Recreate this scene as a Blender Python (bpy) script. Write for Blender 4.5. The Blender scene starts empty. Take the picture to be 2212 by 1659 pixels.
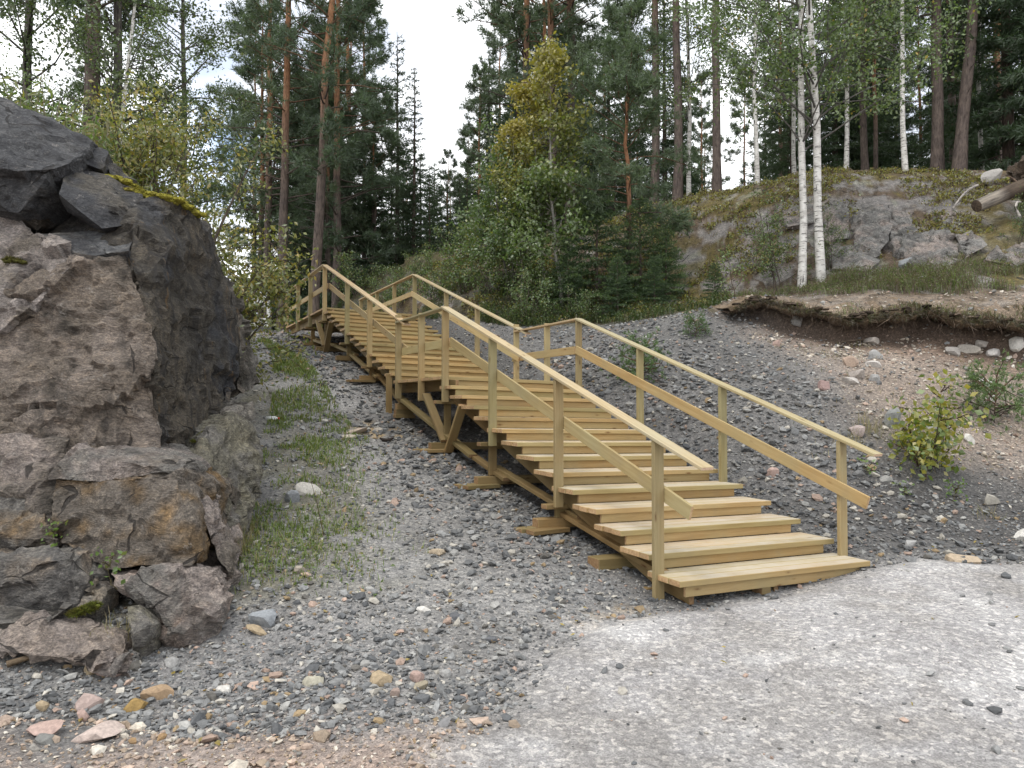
import bpy, bmesh, math
import numpy as np
from mathutils import Matrix, Vector

SC = bpy.context.scene
COL = SC.collection
PI = math.pi

# ------------------------------------------------------------------ camera
EYE = 1.65
FPX = 1590.0                      # focal length in pixels of a 2212 px wide picture
PITCH = 0.0273
cd = bpy.data.cameras.new('camera'); cam = bpy.data.objects.new('camera', cd); COL.objects.link(cam)
cd.sensor_width = 36.0; cd.lens = 36.0 * FPX / 2212.0
cd.clip_start = 0.05; cd.clip_end = 2000
cam.location = (0, 0, EYE); cam.rotation_euler = (PI / 2 + PITCH, 0, 0)
SC.camera = cam

# ------------------------------------------------------------------ world, sun, exposure
SUN_EL, SUN_AZ = math.radians(66), math.radians(-140)   # behind the camera's left shoulder, veiled by cloud
world = bpy.data.worlds.new('World'); SC.world = world; world.use_nodes = True
nt = world.node_tree; nt.nodes.clear()
def wn(t, **k):
    n = nt.nodes.new(t)
    for a, v in k.items(): setattr(n, a, v)
    return n
w_out = wn('ShaderNodeOutputWorld'); w_mix = wn('ShaderNodeMixShader')
w_sky = wn('ShaderNodeTexSky', sky_type='NISHITA', sun_disc=False, sun_elevation=SUN_EL, sun_rotation=PI - SUN_AZ)
w_b1 = wn('ShaderNodeBackground'); w_b1.inputs['Strength'].default_value = 0.13
w_b2 = wn('ShaderNodeBackground'); w_b2.inputs['Strength'].default_value = 1.32
tc = wn('ShaderNodeTexCoord'); mp = wn('ShaderNodeMapping'); mp.inputs['Scale'].default_value = (1.0, 1.0, 2.2)
mp.inputs['Location'].default_value = (0.35, 0.2, 0.0)
nz = wn('ShaderNodeTexNoise'); nz.inputs['Scale'].default_value = 2.3; nz.inputs['Detail'].default_value = 7; nz.inputs['Roughness'].default_value = 0.55
cr = wn('ShaderNodeValToRGB'); cr.color_ramp.elements[0].position = 0.30; cr.color_ramp.elements[1].position = 0.40
nz2 = wn('ShaderNodeTexNoise'); nz2.inputs['Scale'].default_value = 3.6; nz2.inputs['Detail'].default_value = 6
cr2 = wn('ShaderNodeValToRGB'); cr2.color_ramp.elements[0].position = 0.36; cr2.color_ramp.elements[1].position = 0.56
cr2.color_ramp.elements[0].color = (0.50, 0.54, 0.62, 1); cr2.color_ramp.elements[1].color = (0.97, 0.985, 1.0, 1)
L = nt.links.new
L(tc.outputs['Generated'], mp.inputs['Vector']); L(mp.outputs['Vector'], nz.inputs['Vector']); L(mp.outputs['Vector'], nz2.inputs['Vector'])
L(nz.outputs['Fac'], cr.inputs['Fac']); L(nz2.outputs['Fac'], cr2.inputs['Fac'])
L(w_sky.outputs['Color'], w_b1.inputs['Color']); L(cr2.outputs['Color'], w_b2.inputs['Color'])
def _dirpx(px, py):
    x = (px - 1106.0) / FPX; y = (829.5 - py) / FPX; c, s_ = math.cos(PITCH), math.sin(PITCH)
    return Vector((x, c - y * s_, s_ + y * c)).normalized()
w_gap = wn('ShaderNodeVectorMath', operation='DISTANCE'); w_gap.inputs[1].default_value = _dirpx(505, 325)
w_nrm = wn('ShaderNodeVectorMath', operation='NORMALIZE'); L(tc.outputs['Generated'], w_nrm.inputs[0]); L(w_nrm.outputs[0], w_gap.inputs[0])
w_ga = wn('ShaderNodeMath', operation='ADD'); w_gm = wn('ShaderNodeMath', operation='MULTIPLY'); w_gm.inputs[1].default_value = 0.22; L(nz2.outputs['Fac'], w_gm.inputs[0]); L(w_gap.outputs['Value'], w_ga.inputs[0]); L(w_gm.outputs[0], w_ga.inputs[1])
w_gr = wn('ShaderNodeValToRGB'); w_gr.color_ramp.elements[0].position = 0.13; w_gr.color_ramp.elements[1].position = 0.19; L(w_ga.outputs[0], w_gr.inputs['Fac'])
w_mul = wn('ShaderNodeMath', operation='MULTIPLY'); L(cr.outputs['Color'], w_mul.inputs[0]); L(w_gr.outputs['Color'], w_mul.inputs[1])
L(w_mul.outputs[0], w_mix.inputs['Fac']); L(w_b1.outputs['Background'], w_mix.inputs[1]); L(w_b2.outputs['Background'], w_mix.inputs[2])
L(w_mix.outputs['Shader'], w_out.inputs['Surface'])

sd = bpy.data.lights.new('sun', 'SUN'); sun = bpy.data.objects.new('sun', sd); COL.objects.link(sun)
sd.energy = 1.2; sd.angle = math.radians(24); sd.color = (1.0, 0.95, 0.88)
sdir = Vector((math.sin(SUN_AZ) * math.cos(SUN_EL), math.cos(SUN_AZ) * math.cos(SUN_EL), math.sin(SUN_EL)))
sun.rotation_euler = sdir.to_track_quat('Z', 'Y').to_euler()

SC.view_settings.view_transform = 'Standard'; SC.view_settings.look = 'None'
SC.view_settings.exposure = 0.62; SC.view_settings.gamma = 1.0; SC.view_settings.use_curve_mapping = False
SC.render.engine = 'CYCLES'
SC.cycles.max_bounces = 6; SC.cycles.diffuse_bounces = 3; SC.cycles.glossy_bounces = 2; SC.cycles.transmission_bounces = 3
SC.cycles.use_denoising = True

# ------------------------------------------------------------------ numeric helpers
def W(px, py, Y):
    """a point of the place at forward distance Y, seen at (px, py) of the 2212 x 1659 photograph"""
    x = (px - 1106.0) / FPX; y = (829.5 - py) / FPX
    c, s = math.cos(PITCH), math.sin(PITCH)
    d = np.array([x, c - y * s, s + y * c]); t = Y / d[1]
    return np.array([0, 0, EYE]) + d * t

def sstep(a, b, x):
    t = np.clip((x - a) / (b - a), 0, 1); return t * t * (3 - 2 * t)

def _hash(i, j, k, seed):
    n = (i.astype(np.int64) * 374761393 + j.astype(np.int64) * 668265263 + k.astype(np.int64) * 2147483647 + seed * 974634599) & 0xFFFFFFFF
    n = ((n ^ (n >> 13)) * 1274126177) & 0xFFFFFFFF
    n = ((n ^ (n >> 16)) * 2246822519) & 0xFFFFFFFF
    return ((n ^ (n >> 15)) & 0xFFFFFF) / float(0xFFFFFF)

def vnoise(P, seed=0):
    P = np.asarray(P, float); I = np.floor(P).astype(np.int64); f = P - I; f = f * f * (3 - 2 * f)
    r = 0
    for dx in (0, 1):
        for dy in (0, 1):
            for dz in (0, 1):
                w = (f[:, 0] if dx else 1 - f[:, 0]) * (f[:, 1] if dy else 1 - f[:, 1]) * (f[:, 2] if dz else 1 - f[:, 2])
                r = r + w * _hash(I[:, 0] + dx, I[:, 1] + dy, I[:, 2] + dz, seed)
    return r * 2 - 1

def fbm(P, sc=1.0, oct=4, seed=0, gain=0.5, ridged=False):
    P = np.asarray(P, float) * sc; a = 1.0; r = 0; t = 0
    for o in range(oct):
        n = vnoise(P, seed + o * 17)
        r = r + a * ((1 - 2 * np.abs(n)) if ridged else n); t += a; a *= gain; P = P * 2.03 + 11.3
    return r / t

def facets(P, sc, seed, amp):
    """broken-stone relief: every cell of a jittered lattice is a small tilted plane"""
    Q = P * sc; I = np.floor(Q).astype(np.int64); best = np.full(len(P), 9e9); val = np.zeros(len(P))
    for dx in (-1, 0, 1):
        for dy in (-1, 0, 1):
            for dz in (-1, 0, 1):
                i, j, k = I[:, 0] + dx, I[:, 1] + dy, I[:, 2] + dz
                c = np.stack([i + _hash(i, j, k, seed), j + _hash(i, j, k, seed + 1), k + _hash(i, j, k, seed + 2)], 1)
                d = ((Q - c) ** 2).sum(1)
                n = np.stack([_hash(i, j, k, seed + 3), _hash(i, j, k, seed + 4), _hash(i, j, k, seed + 5)], 1) * 2 - 1
                v = ((Q - c) * n).sum(1) + _hash(i, j, k, seed + 6) - 0.5
                m = d < best; best[m] = d[m]; val[m] = v[m]
    return val * amp

def mk_mesh(name, V, F, col=None, mat=None, smooth=False):
    """F: one or more (n,3)/(n,4) index arrays"""
    me = bpy.data.meshes.new(name); V = np.ascontiguousarray(V, np.float32)
    Fs = F if isinstance(F, (list, tuple)) else [F]
    Fs = [np.asarray(f, np.int32) for f in Fs if len(f)]
    loops = np.concatenate([f.ravel() for f in Fs]); tot = np.concatenate([np.full(len(f), f.shape[1], np.int32) for f in Fs])
    st = np.concatenate([[0], np.cumsum(tot)[:-1]]).astype(np.int32)
    me.vertices.add(len(V)); me.vertices.foreach_set('co', V.ravel())
    me.loops.add(len(loops)); me.loops.foreach_set('vertex_index', loops.astype(np.int32))
    me.polygons.add(len(tot)); me.polygons.foreach_set('loop_start', st)
    me.polygons.foreach_set('use_smooth', np.full(len(tot), bool(smooth)))
    me.update(calc_edges=True)
    if col is not None:
        c = np.ones((len(V), 4), np.float32); c[:, :3] = col
        at = me.color_attributes.new('col', 'FLOAT_COLOR', 'POINT'); at.data.foreach_set('color', c.ravel())
    if mat: me.materials.append(mat)
    return me

def link(name, me, parent=None, kind=None):
    o = bpy.data.objects.new(name, me); COL.objects.link(o)
    if parent is not None: o.parent = parent
    if kind: o['kind'] = kind
    return o

def empty(name, loc=(0, 0, 0)):
    o = bpy.data.objects.new(name, None); o.empty_display_size = 0.1; COL.objects.link(o); o.location = loc; return o

def tag(o, label=None, cat=None, group=None, kind=None):
    if label: o['label'] = label
    if cat: o['category'] = cat
    if group: o['group'] = group
    if kind: o['kind'] = kind
    return o

class Geo:
    def __init__(s): s.V = []; s.T = []; s.Q = []; s.C = []; s.n = 0
    def add(s, V, T=None, Q=None, C=None):
        V = np.asarray(V, float)
        if T is not None and len(T): s.T.append(np.asarray(T) + s.n)
        if Q is not None and len(Q): s.Q.append(np.asarray(Q) + s.n)
        s.V.append(V); s.C.append(np.broadcast_to(np.asarray((1, 1, 1) if C is None else C, float), (len(V), 3))); s.n += len(V)
    def mesh(s, name, mat, smooth=False):
        F = []
        if s.T: F.append(np.concatenate(s.T))
        if s.Q: F.append(np.concatenate(s.Q))
        return mk_mesh(name, np.concatenate(s.V), F, np.concatenate(s.C), mat, smooth)

def tube(g, P, R, sides=6, C=None):
    P = np.asarray(P, float); n = len(P); R = np.broadcast_to(R, (n,))
    D = np.gradient(P, axis=0); D /= np.linalg.norm(D, axis=1)[:, None] + 1e-9
    ref = np.array([0, 0, 1.0]) if abs(D[0, 2]) < 0.9 else np.array([1.0, 0, 0])
    A = np.cross(D, ref); A /= np.linalg.norm(A, axis=1)[:, None] + 1e-9; B = np.cross(D, A)
    th = np.arange(sides) * 2 * PI / sides
    V = (P[:, None, :] + R[:, None, None] * (np.cos(th)[None, :, None] * A[:, None, :] + np.sin(th)[None, :, None] * B[:, None, :])).reshape(-1, 3)
    i = np.arange(n - 1)[:, None] * sides; j = np.arange(sides)[None, :]; j2 = (j + 1) % sides
    Q = np.stack([i + j, i + j2, i + sides + j2, i + sides + j], -1).reshape(-1, 4)
    if C is not None and np.ndim(C) == 2: C = np.repeat(C, sides, axis=0)
    g.add(V, Q=Q, C=C)

# ------------------------------------------------------------------ materials
def new_mat(name):
    m = bpy.data.materials.new(name); m.use_nodes = True; m.node_tree.nodes.clear(); return m, m.node_tree

class N:
    """small node builder"""
    def __init__(s, tree): s.t = tree
    def n(s, typ, **kw):
        nd = s.t.nodes.new(typ)
        for k, v in kw.items():
            if k.startswith('i_'): nd.inputs[k[2:].replace('_', ' ')].default_value = v
            else: setattr(nd, k, v)
        return nd
    def l(s, a, b): s.t.links.new(a, b)
    def noise(s, vec, scale, detail=4, rough=0.55):
        nd = s.n('ShaderNodeTexNoise'); nd.inputs['Scale'].default_value = scale; nd.inputs['Detail'].default_value = detail; nd.inputs['Roughness'].default_value = rough
        if vec is not None: s.l(vec, nd.inputs['Vector'])
        return nd.outputs['Fac']
    def mapping(s, vec, scale=(1, 1, 1)):
        nd = s.n('ShaderNodeMapping'); nd.inputs['Scale'].default_value = scale; s.l(vec, nd.inputs['Vector']); return nd.outputs['Vector']
    def ramp(s, fac, stops):
        nd = s.n('ShaderNodeValToRGB'); el = nd.color_ramp.elements
        while len(el) < len(stops): el.new(0.5)
        for e, (p, c) in zip(el, stops): e.position = p; e.color = (*c, 1) if len(c) == 3 else c
        s.l(fac, nd.inputs['Fac']); return nd.outputs['Color']
    def mix(s, fac, a, b, blend='MIX'):
        nd = s.n('ShaderNodeMix', data_type='RGBA', blend_type=blend)
        for sock, v in ((nd.inputs[0], fac), (nd.inputs[6], a), (nd.inputs[7], b)):
            if hasattr(v, 'links') or hasattr(v, 'is_linked'): s.l(v, sock)
            elif isinstance(v, (int, float)): sock.default_value = v
            else: sock.default_value = (*v, 1)
        return nd.outputs[2]
    def math(s, op, a, b=0.0):
        nd = s.n('ShaderNodeMath', operation=op)
        for sock, v in ((nd.inputs[0], a), (nd.inputs[1], b)):
            if hasattr(v, 'is_linked'): s.l(v, sock)
            else: sock.default_value = v
        return nd.outputs[0]
    def bump(s, h, strength, dist):
        nd = s.n('ShaderNodeBump'); nd.inputs['Strength'].default_value = strength; nd.inputs['Distance'].default_value = dist
        s.l(h, nd.inputs['Height']); return nd.outputs['Normal']
    def out(s, color, rough=0.85, normal=None, spec=0.25):
        b = s.n('ShaderNodeBsdfPrincipled'); o = s.n('ShaderNodeOutputMaterial')
        if hasattr(color, 'is_linked'): s.l(color, b.inputs['Base Color'])
        else: b.inputs['Base Color'].default_value = (*color, 1)
        if hasattr(rough, 'is_linked'): s.l(rough, b.inputs['Roughness'])
        else: b.inputs['Roughness'].default_value = rough
        b.inputs['Specular IOR Level'].default_value = spec
        if normal is not None: s.l(normal, b.inputs['Normal'])
        s.l(b.outputs[0], o.inputs['Surface']); return b

def vcol(n): return n.n('ShaderNodeVertexColor', layer_name='col').outputs['Color']

def mat_wood(name='pressure_treated_pine', tone=None, dusty=False):
    m, t = new_mat(name); n = N(t)
    tc = n.n('ShaderNodeTexCoord').outputs['Object']; oi = n.n('ShaderNodeObjectInfo')
    off = n.n('ShaderNodeVectorMath', operation='SCALE'); off.inputs[0].default_value = (37.0, 11.0, 23.0); n.l(oi.outputs['Random'], off.inputs['Scale'])
    ad = n.n('ShaderNodeVectorMath', operation='ADD'); n.l(tc, ad.inputs[0]); n.l(off.outputs[0], ad.inputs[1]); v = ad.outputs[0]
    g1 = n.noise(n.mapping(v, (0.9, 16, 16)), 2.0, 5, 0.6)
    g2 = n.noise(n.mapping(v, (2.0, 70, 70)), 2.0, 3, 0.6)
    big = n.noise(v, 1.1, 3)
    base = n.ramp(g1, [(0.25, (0.355, 0.255, 0.125)), (0.5, (0.475, 0.36, 0.195)), (0.75, (0.585, 0.475, 0.295))])
    base = n.mix(n.math('MULTIPLY', g2, 0.5), base, (0.415, 0.30, 0.15))
    green = n.ramp(oi.outputs['Random'], [(0.0, (0.84, 0.92, 0.78)), (0.35, (1.0, 0.95, 0.86)), (0.65, (1.06, 0.97, 0.80)), (1.0, (0.93, 0.86, 0.74))])
    base = n.mix(1.0, base, green, 'MULTIPLY')
    base = n.mix(n.ramp(big, [(0.42, (0, 0, 0)), (0.62, (0.45, 0.45, 0.45))]), base, (0.40, 0.36, 0.20))
    vo = n.n('ShaderNodeTexVoronoi', feature='F1'); vo.inputs['Scale'].default_value = 1.0; vo.inputs['Randomness'].default_value = 1.0
    n.l(n.mapping(v, (2.6, 9.5, 9.5)), vo.inputs['Vector'])
    dn = n.math('ADD', vo.outputs['Distance'], n.math('MULTIPLY', n.noise(v, 30, 2), 0.10))
    knot = n.ramp(dn, [(0.10, (0.9, 0.9, 0.9)), (0.15, (0.3, 0.3, 0.3)), (0.21, (0, 0, 0))])
    base = n.mix(knot, base, (0.17, 0.085, 0.03))
    geo = n.n('ShaderNodeNewGeometry'); vt = n.n('ShaderNodeVectorTransform', vector_type='NORMAL', convert_from='WORLD', convert_to='OBJECT'); n.l(geo.outputs['True Normal'], vt.inputs[0])
    sx = n.n('ShaderNodeSeparateXYZ'); n.l(vt.outputs[0], sx.inputs[0])
    endf = n.math('GREATER_THAN', n.math('ABSOLUTE', sx.outputs[0]), 0.85)
    ring = n.noise(n.mapping(v, (1, 22, 22)), 2.0, 3)
    endc = n.ramp(ring, [(0.3, (0.40, 0.24, 0.12)), (0.7, (0.62, 0.44, 0.26))])
    base = n.mix(endf, base, endc)
    dirt = n.noise(v, 5.0, 6, 0.7)
    base = n.mix(n.ramp(dirt, [(0.5, (0, 0, 0)), (0.72, (0.35, 0.35, 0.35))]), base, (0.33, 0.27, 0.17))
    if tone: base = n.mix(1.0, base, tone, 'MULTIPLY')
    base = n.mix(1.0, base, n.ramp(n.math('FRACT', n.math('MULTIPLY', oi.outputs['Random'], 7.31)), [(0, (0.80, 0.79, 0.78)), (1, (1.12, 1.12, 1.12))]), 'MULTIPLY')
    if dusty:                                                       # grit trodden into the walking faces
        walk = n.math('GREATER_THAN', sx.outputs[2], 0.9); base = n.mix(n.math('MULTIPLY', walk, n.ramp(n.noise(v, 2.5, 6, 0.7), [(0.3, (0.25, 0.25, 0.25)), (0.65, (0.75, 0.75, 0.75))])), base, (0.52, 0.47, 0.39))
    n.out(base, 0.72, n.bump(g2, 0.25, 0.004), 0.3); return m

def mat_rock(name='rock_stone', streak=False):
    m, t = new_mat(name); n = N(t)
    tc = n.n('ShaderNodeTexCoord').outputs['Object']
    warp = n.n('ShaderNodeTexNoise'); warp.inputs['Scale'].default_value = 2.0; warp.inputs['Detail'].default_value = 3; n.l(tc, warp.inputs['Vector'])
    ad = n.n('ShaderNodeVectorMath', operation='MULTIPLY_ADD'); n.l(warp.outputs['Color'], ad.inputs[0]); ad.inputs[1].default_value = (0.22, 0.22, 0.22); n.l(tc, ad.inputs[2])
    v = ad.outputs[0]
    c = vcol(n)
    f1 = n.noise(v, 6, 8, 0.7); f2 = n.noise(n.mapping(v, (1.2, 1.2, 3.2)), 16, 8, 0.75); f3 = n.noise(v, 70, 3)
    c = n.mix(1.0, c, n.ramp(f1, [(0.28, (0.52, 0.50, 0.49)), (0.5, (1, 1, 1)), (0.72, (1.38, 1.33, 1.26))]), 'MULTIPLY')
    c = n.mix(1.0, c, n.ramp(f2, [(0.30, (0.48, 0.47, 0.46)), (0.5, (1, 1, 1)), (0.68, (1.62, 1.58, 1.50))]), 'MULTIPLY')
    f4 = n.noise(n.mapping(v, (1.4, 1.4, 2.6)), 38, 6, 0.7)
    c = n.mix(1.0, c, n.ramp(f4, [(0.32, (0.50, 0.50, 0.50)), (0.5, (1, 1, 1)), (0.66, (1.60, 1.57, 1.52))]), 'MULTIPLY')
    spk = n.ramp(n.noise(v, 9, 10, 0.8), [(0.585, (0, 0, 0)), (0.66, (0.7, 0.7, 0.7))])
    c = n.mix(n.math('MULTIPLY', spk, 0.35 if streak else 1.0), c, (0.44, 0.405, 0.365))
    drk = n.ramp(n.noise(n.mapping(v, (3, 3, 0.8)), 2.2, 8, 0.7), [(0.55, (0, 0, 0)), (0.70, (0.6, 0.6, 0.6))])
    c = n.mix(drk, c, (0.045, 0.042, 0.040))
    if streak:
        c = n.mix(n.ramp(n.noise(n.mapping(v, (7, 7, .45)), 1.6, 6, 0.65), [(0.50, (0, 0, 0)), (0.62, (0.75, 0.75, 0.75))]), c, (0.035, 0.033, 0.032))
        c = n.mix(n.ramp(n.noise(n.mapping(v, (9, 9, .4)), 1.3, 5, 0.6), [(0.62, (0, 0, 0)), (0.70, (0.6, 0.6, 0.6))]), c, (0.20, 0.125, 0.055))
    vo = n.n('ShaderNodeTexVoronoi', feature='DISTANCE_TO_EDGE'); vo.inputs['Scale'].default_value = 1.7; n.l(n.mapping(v, (1, 1, 1.7)), vo.inputs['Vector'])
    crk = n.ramp(n.math('ADD', vo.outputs['Distance'], n.math('MULTIPLY', n.math('SUBTRACT', n.noise(v, 2.2, 3), 0.40), 0.30)), [(0.004, (1, 1, 1)), (0.016, (0, 0, 0))])
    c = n.mix(n.math('MULTIPLY', crk, 0.8), c, (0.03, 0.027, 0.025))
    h = n.math('ADD', n.math('MULTIPLY', f1, 0.8), n.math('ADD', n.math('MULTIPLY', f2, 0.8), n.math('ADD', n.math('MULTIPLY', f4, 0.5), n.math('MULTIPLY', f3, 0.2))))
    h = n.math('SUBTRACT', h, n.math('MULTIPLY', crk, 0.7))
    n.out(c, 0.78, n.bump(h, 1.0, 0.055), 0.3); return m

def mat_ground():
    m, t = new_mat('ground_gravel'); n = N(t)
    tc = n.n('ShaderNodeTexCoord').outputs['Object']; c = vcol(n)
    f1 = n.noise(tc, 1.1, 6, 0.6); f2 = n.noise(tc, 22, 8, 0.75); f3 = n.noise(tc, 95, 4, 0.7)
    vo = n.n('ShaderNodeTexVoronoi', feature='F1'); vo.inputs['Scale'].default_value = 42; n.l(tc, vo.inputs['Vector'])
    c = n.mix(1.0, c, n.ramp(f1, [(0.3, (0.78, 0.77, 0.76)), (0.7, (1.18, 1.18, 1.18))]), 'MULTIPLY')
    c = n.mix(1.0, c, n.ramp(f2, [(0.3, (0.66, 0.65, 0.64)), (0.5, (1, 1, 1)), (0.7, (1.3, 1.29, 1.27))]), 'MULTIPLY')
    c = n.mix(1.0, c, n.ramp(f3, [(0.32, (0.62, 0.62, 0.62)), (0.5, (1, 1, 1)), (0.66, (1.42, 1.41, 1.4))]), 'MULTIPLY')
    sep = n.n('ShaderNodeSeparateColor'); n.l(vo.outputs['Color'], sep.inputs[0])
    c = n.mix(1.0, c, n.ramp(sep.outputs[0], [(0.0, (0.72, 0.72, 0.73)), (0.7, (1, 1, 1)), (1.0, (1.45, 1.42, 1.38))]), 'MULTIPLY')
    h = n.math('ADD', f2, n.math('MULTIPLY', f3, 0.5))
    n.out(c, 0.95, n.bump(h, 0.8, 0.02), 0.15); return m

def mat_stone():
    m, t = new_mat('loose_stone'); n = N(t); c = vcol(n); g = n.n('ShaderNodeNewGeometry').outputs['Position']
    f = n.noise(g, 45, 6, 0.7)
    c = n.mix(1.0, c, n.ramp(f, [(0.3, (0.7, 0.7, 0.7)), (0.7, (1.28, 1.27, 1.25))]), 'MULTIPLY')
    n.out(c, 0.8, n.bump(f, 0.5, 0.01), 0.3); return m

def mat_leaf(name, trans=0.4, rough=0.55, gloss=0.08):
    m, t = new_mat(name); n = N(t); c = vcol(n)
    oi = n.n('ShaderNodeObjectInfo')
    c = n.mix(1.0, c, n.ramp(oi.outputs['Random'], [(0, (0.86, 0.90, 0.86)), (1, (1.12, 1.06, 1.0))]), 'MULTIPLY')
    d = n.n('ShaderNodeBsdfDiffuse'); tr = n.n('ShaderNodeBsdfTranslucent'); gl = n.n('ShaderNodeBsdfGlossy'); gl.inputs['Roughness'].default_value = rough
    n.l(c, d.inputs['Color']); n.l(n.mix(1.0, c, (1.15, 1.25, 0.7), 'MULTIPLY'), tr.inputs['Color'])
    a = n.n('ShaderNodeMixShader'); a.inputs[0].default_value = trans; n.l(d.outputs[0], a.inputs[1]); n.l(tr.outputs[0], a.inputs[2])
    b = n.n('ShaderNodeMixShader'); b.inputs[0].default_value = gloss; n.l(a.outputs[0], b.inputs[1]); n.l(gl.outputs[0], b.inputs[2])
    o = n.n('ShaderNodeOutputMaterial'); n.l(b.outputs[0], o.inputs['Surface']); return m

def mat_bark(name='bark', scale=(14, 14, 3.2)):
    m, t = new_mat(name); n = N(t); tc = n.n('ShaderNodeTexCoord').outputs['Object']; c = vcol(n)
    f = n.noise(n.mapping(tc, scale), 1.5, 6, 0.7); f2 = n.noise(tc, 3, 4)
    c = n.mix(1.0, c, n.ramp(f, [(0.32, (0.42, 0.40, 0.40)), (0.5, (1, 1, 1)), (0.7, (1.5, 1.45, 1.4))]), 'MULTIPLY')
    c = n.mix(1.0, c, n.ramp(f2, [(0.3, (0.75, 0.75, 0.78)), (0.7, (1.2, 1.2, 1.15))]), 'MULTIPLY')
    n.out(c, 0.9, n.bump(f, 0.8, 0.03), 0.15); return m

def mat_birch():
    m, t = new_mat('birch_bark'); n = N(t); tc = n.n('ShaderNodeTexCoord').outputs['Object']
    a = n.noise(n.mapping(tc, (5, 5, 34)), 1.0, 5, 0.65); b = n.noise(n.mapping(tc, (8, 8, 2.2)), 1.1, 5, 0.7)
    c = n.ramp(n.noise(tc, 7, 5), [(0.3, (0.44, 0.415, 0.38)), (0.6, (0.70, 0.68, 0.64))])
    c = n.mix(n.ramp(a, [(0.565, (0, 0, 0)), (0.62, (0.9, 0.9, 0.9))]), c, (0.05, 0.045, 0.04))
    c = n.mix(n.ramp(b, [(0.60, (0, 0, 0)), (0.65, (0.95, 0.95, 0.95))]), c, (0.035, 0.032, 0.03))
    n.out(c, 0.7, n.bump(a, 0.4, 0.01), 0.25); return m

def mat_flat(name, col, rough=0.7, spec=0.3):
    m, t = new_mat(name); n = N(t); tc = n.n('ShaderNodeTexCoord').outputs['Object']
    f = n.noise(tc, 6, 5)
    c = n.mix(1.0, col, n.ramp(f, [(0.3, (0.88, 0.88, 0.87)), (0.7, (1.06, 1.06, 1.06))]), 'MULTIPLY')
    n.out(c, rough, None, spec); return m

M_WOOD = mat_wood(); M_WOOD_SHADED = mat_wood('shaded_brown_timber', (0.52, 0.48, 0.43)); M_RAIL = mat_wood('planed_pale_pine', (1.02, 1.06, 1.30)); M_TREAD = mat_wood('step_pine', (0.86, 0.83, 0.78), True); M_POST = mat_wood('green_treated_pine', (0.76, 0.78, 0.80)); M_ROCK = mat_rock(); M_ROCKV = mat_rock('streaked_rock', True); M_GROUND = mat_ground(); M_STONE = mat_stone()  # understructure wood: browner tone, with the shade under the stairs put into it
M_NEEDLE = mat_leaf('needles', 0.32, 0.5, 0.06); M_LEAF = mat_leaf('broad_leaves', 0.42, 0.45, 0.09); M_GRASS = mat_leaf('grass_blades', 0.4, 0.5, 0.05)
M_BARK = mat_bark(); M_BIRCH = mat_birch(); M_TWIG = mat_bark('twig_bark', (20, 20, 6))

def mat_moss():
    m, t = new_mat('moss_cushion'); n = N(t); c = vcol(n); g = n.n('ShaderNodeNewGeometry').outputs['Position']; f = n.noise(g, 60, 5, 0.7); f2 = n.noise(g, 9, 4)
    c = n.mix(1.0, c, n.ramp(f, [(0.3, (0.35, 0.36, 0.3)), (0.5, (1, 1, 1)), (0.7, (1.6, 1.55, 1.3))]), 'MULTIPLY'); c = n.mix(n.ramp(f2, [(0.5, (0, 0, 0)), (0.68, (0.7, 0.7, 0.7))]), c, (0.13, 0.10, 0.035))
    n.out(c, 0.95, n.bump(f, 1.0, 0.03), 0.1); return m
M_MOSS = mat_moss()

# ------------------------------------------------------------------ the staircase's own axes
YAW = 0.469; TILT = -0.0224; RISE, RUN = 0.136, 0.3934; RISE2, RUN2 = 0.1314, 0.3963; WID = 2.1995; LAND = 2.1987
S0 = np.array([1.3055, 5.75, EYE - 1.3777])
UX = np.array([math.cos(YAW), math.sin(YAW), TILT]); WX = np.array([-math.sin(YAW), math.cos(YAW), 0.0]); ZX = np.array([0, 0, 1.0])
def S(u, a, h=0.0): return S0 + UX * u + WX * a + ZX * h
A14 = 13 * RUN; A15 = A14 + LAND; A28 = A15 + 13 * RUN2; AEND = 17.42
H14 = 13 * RISE; H28 = H14 + 14 * RISE2
def nose(a):
    """height of the line through the tread edges above the first tread"""
    if a < A14: return a * RISE / RUN
    if a < A15 - RUN2: return H14
    if a < A28: return H14 + RISE2 + (a - A15) * RISE2 / RUN2
    return H28
def to_ua(X, Y):
    dx, dy = X - S0[0], Y - S0[1]
    return dx * UX[0] + dy * UX[1], dx * WX[0] + dy * WX[1]

# ------------------------------------------------------------------ terrain
ZP_A = [-9, -3, -1, 0, 1.5, 3.1, 4.9, 7.3, 8.5, 10.1, 12.1, 17.3, 22, 40]
ZP_Z = [-.12, -.03, .0, .04, .28, .55, .95, 1.45, 1.93, 2.42, 2.78, 3.6, 3.8, 4.2]
def zpath(a): return np.interp(a, ZP_A, ZP_Z)
CP = []
def cpxy(X, Y, Z): CP.append((X, Y, Z))
def cpp(px, py, Y): CP.append(tuple(W(px, py, Y)))
for a in (-2, 0, 1.5, 3.1, 4.9, 7.3, 8.5, 10.1, 12.1, 14.5, 17.3, 21):
    for u in (-2.6, -1.2, 0.1, 1.2):
        p = S(u, a); cpxy(p[0], p[1], float(zpath(a)) + (0.0 if u > -2 else -0.02))
for a, z in ((0, .16), (2, .66), (3.5, 1.18), (5.1, 1.80), (7.2, 2.0), (8.5, 2.55), (10, 3.0), (12, 3.4), (14.5, 3.7), (17.2, 3.85), (21, 4.0)):
    p = S(2.35, a); cpxy(p[0], p[1], z)
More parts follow.
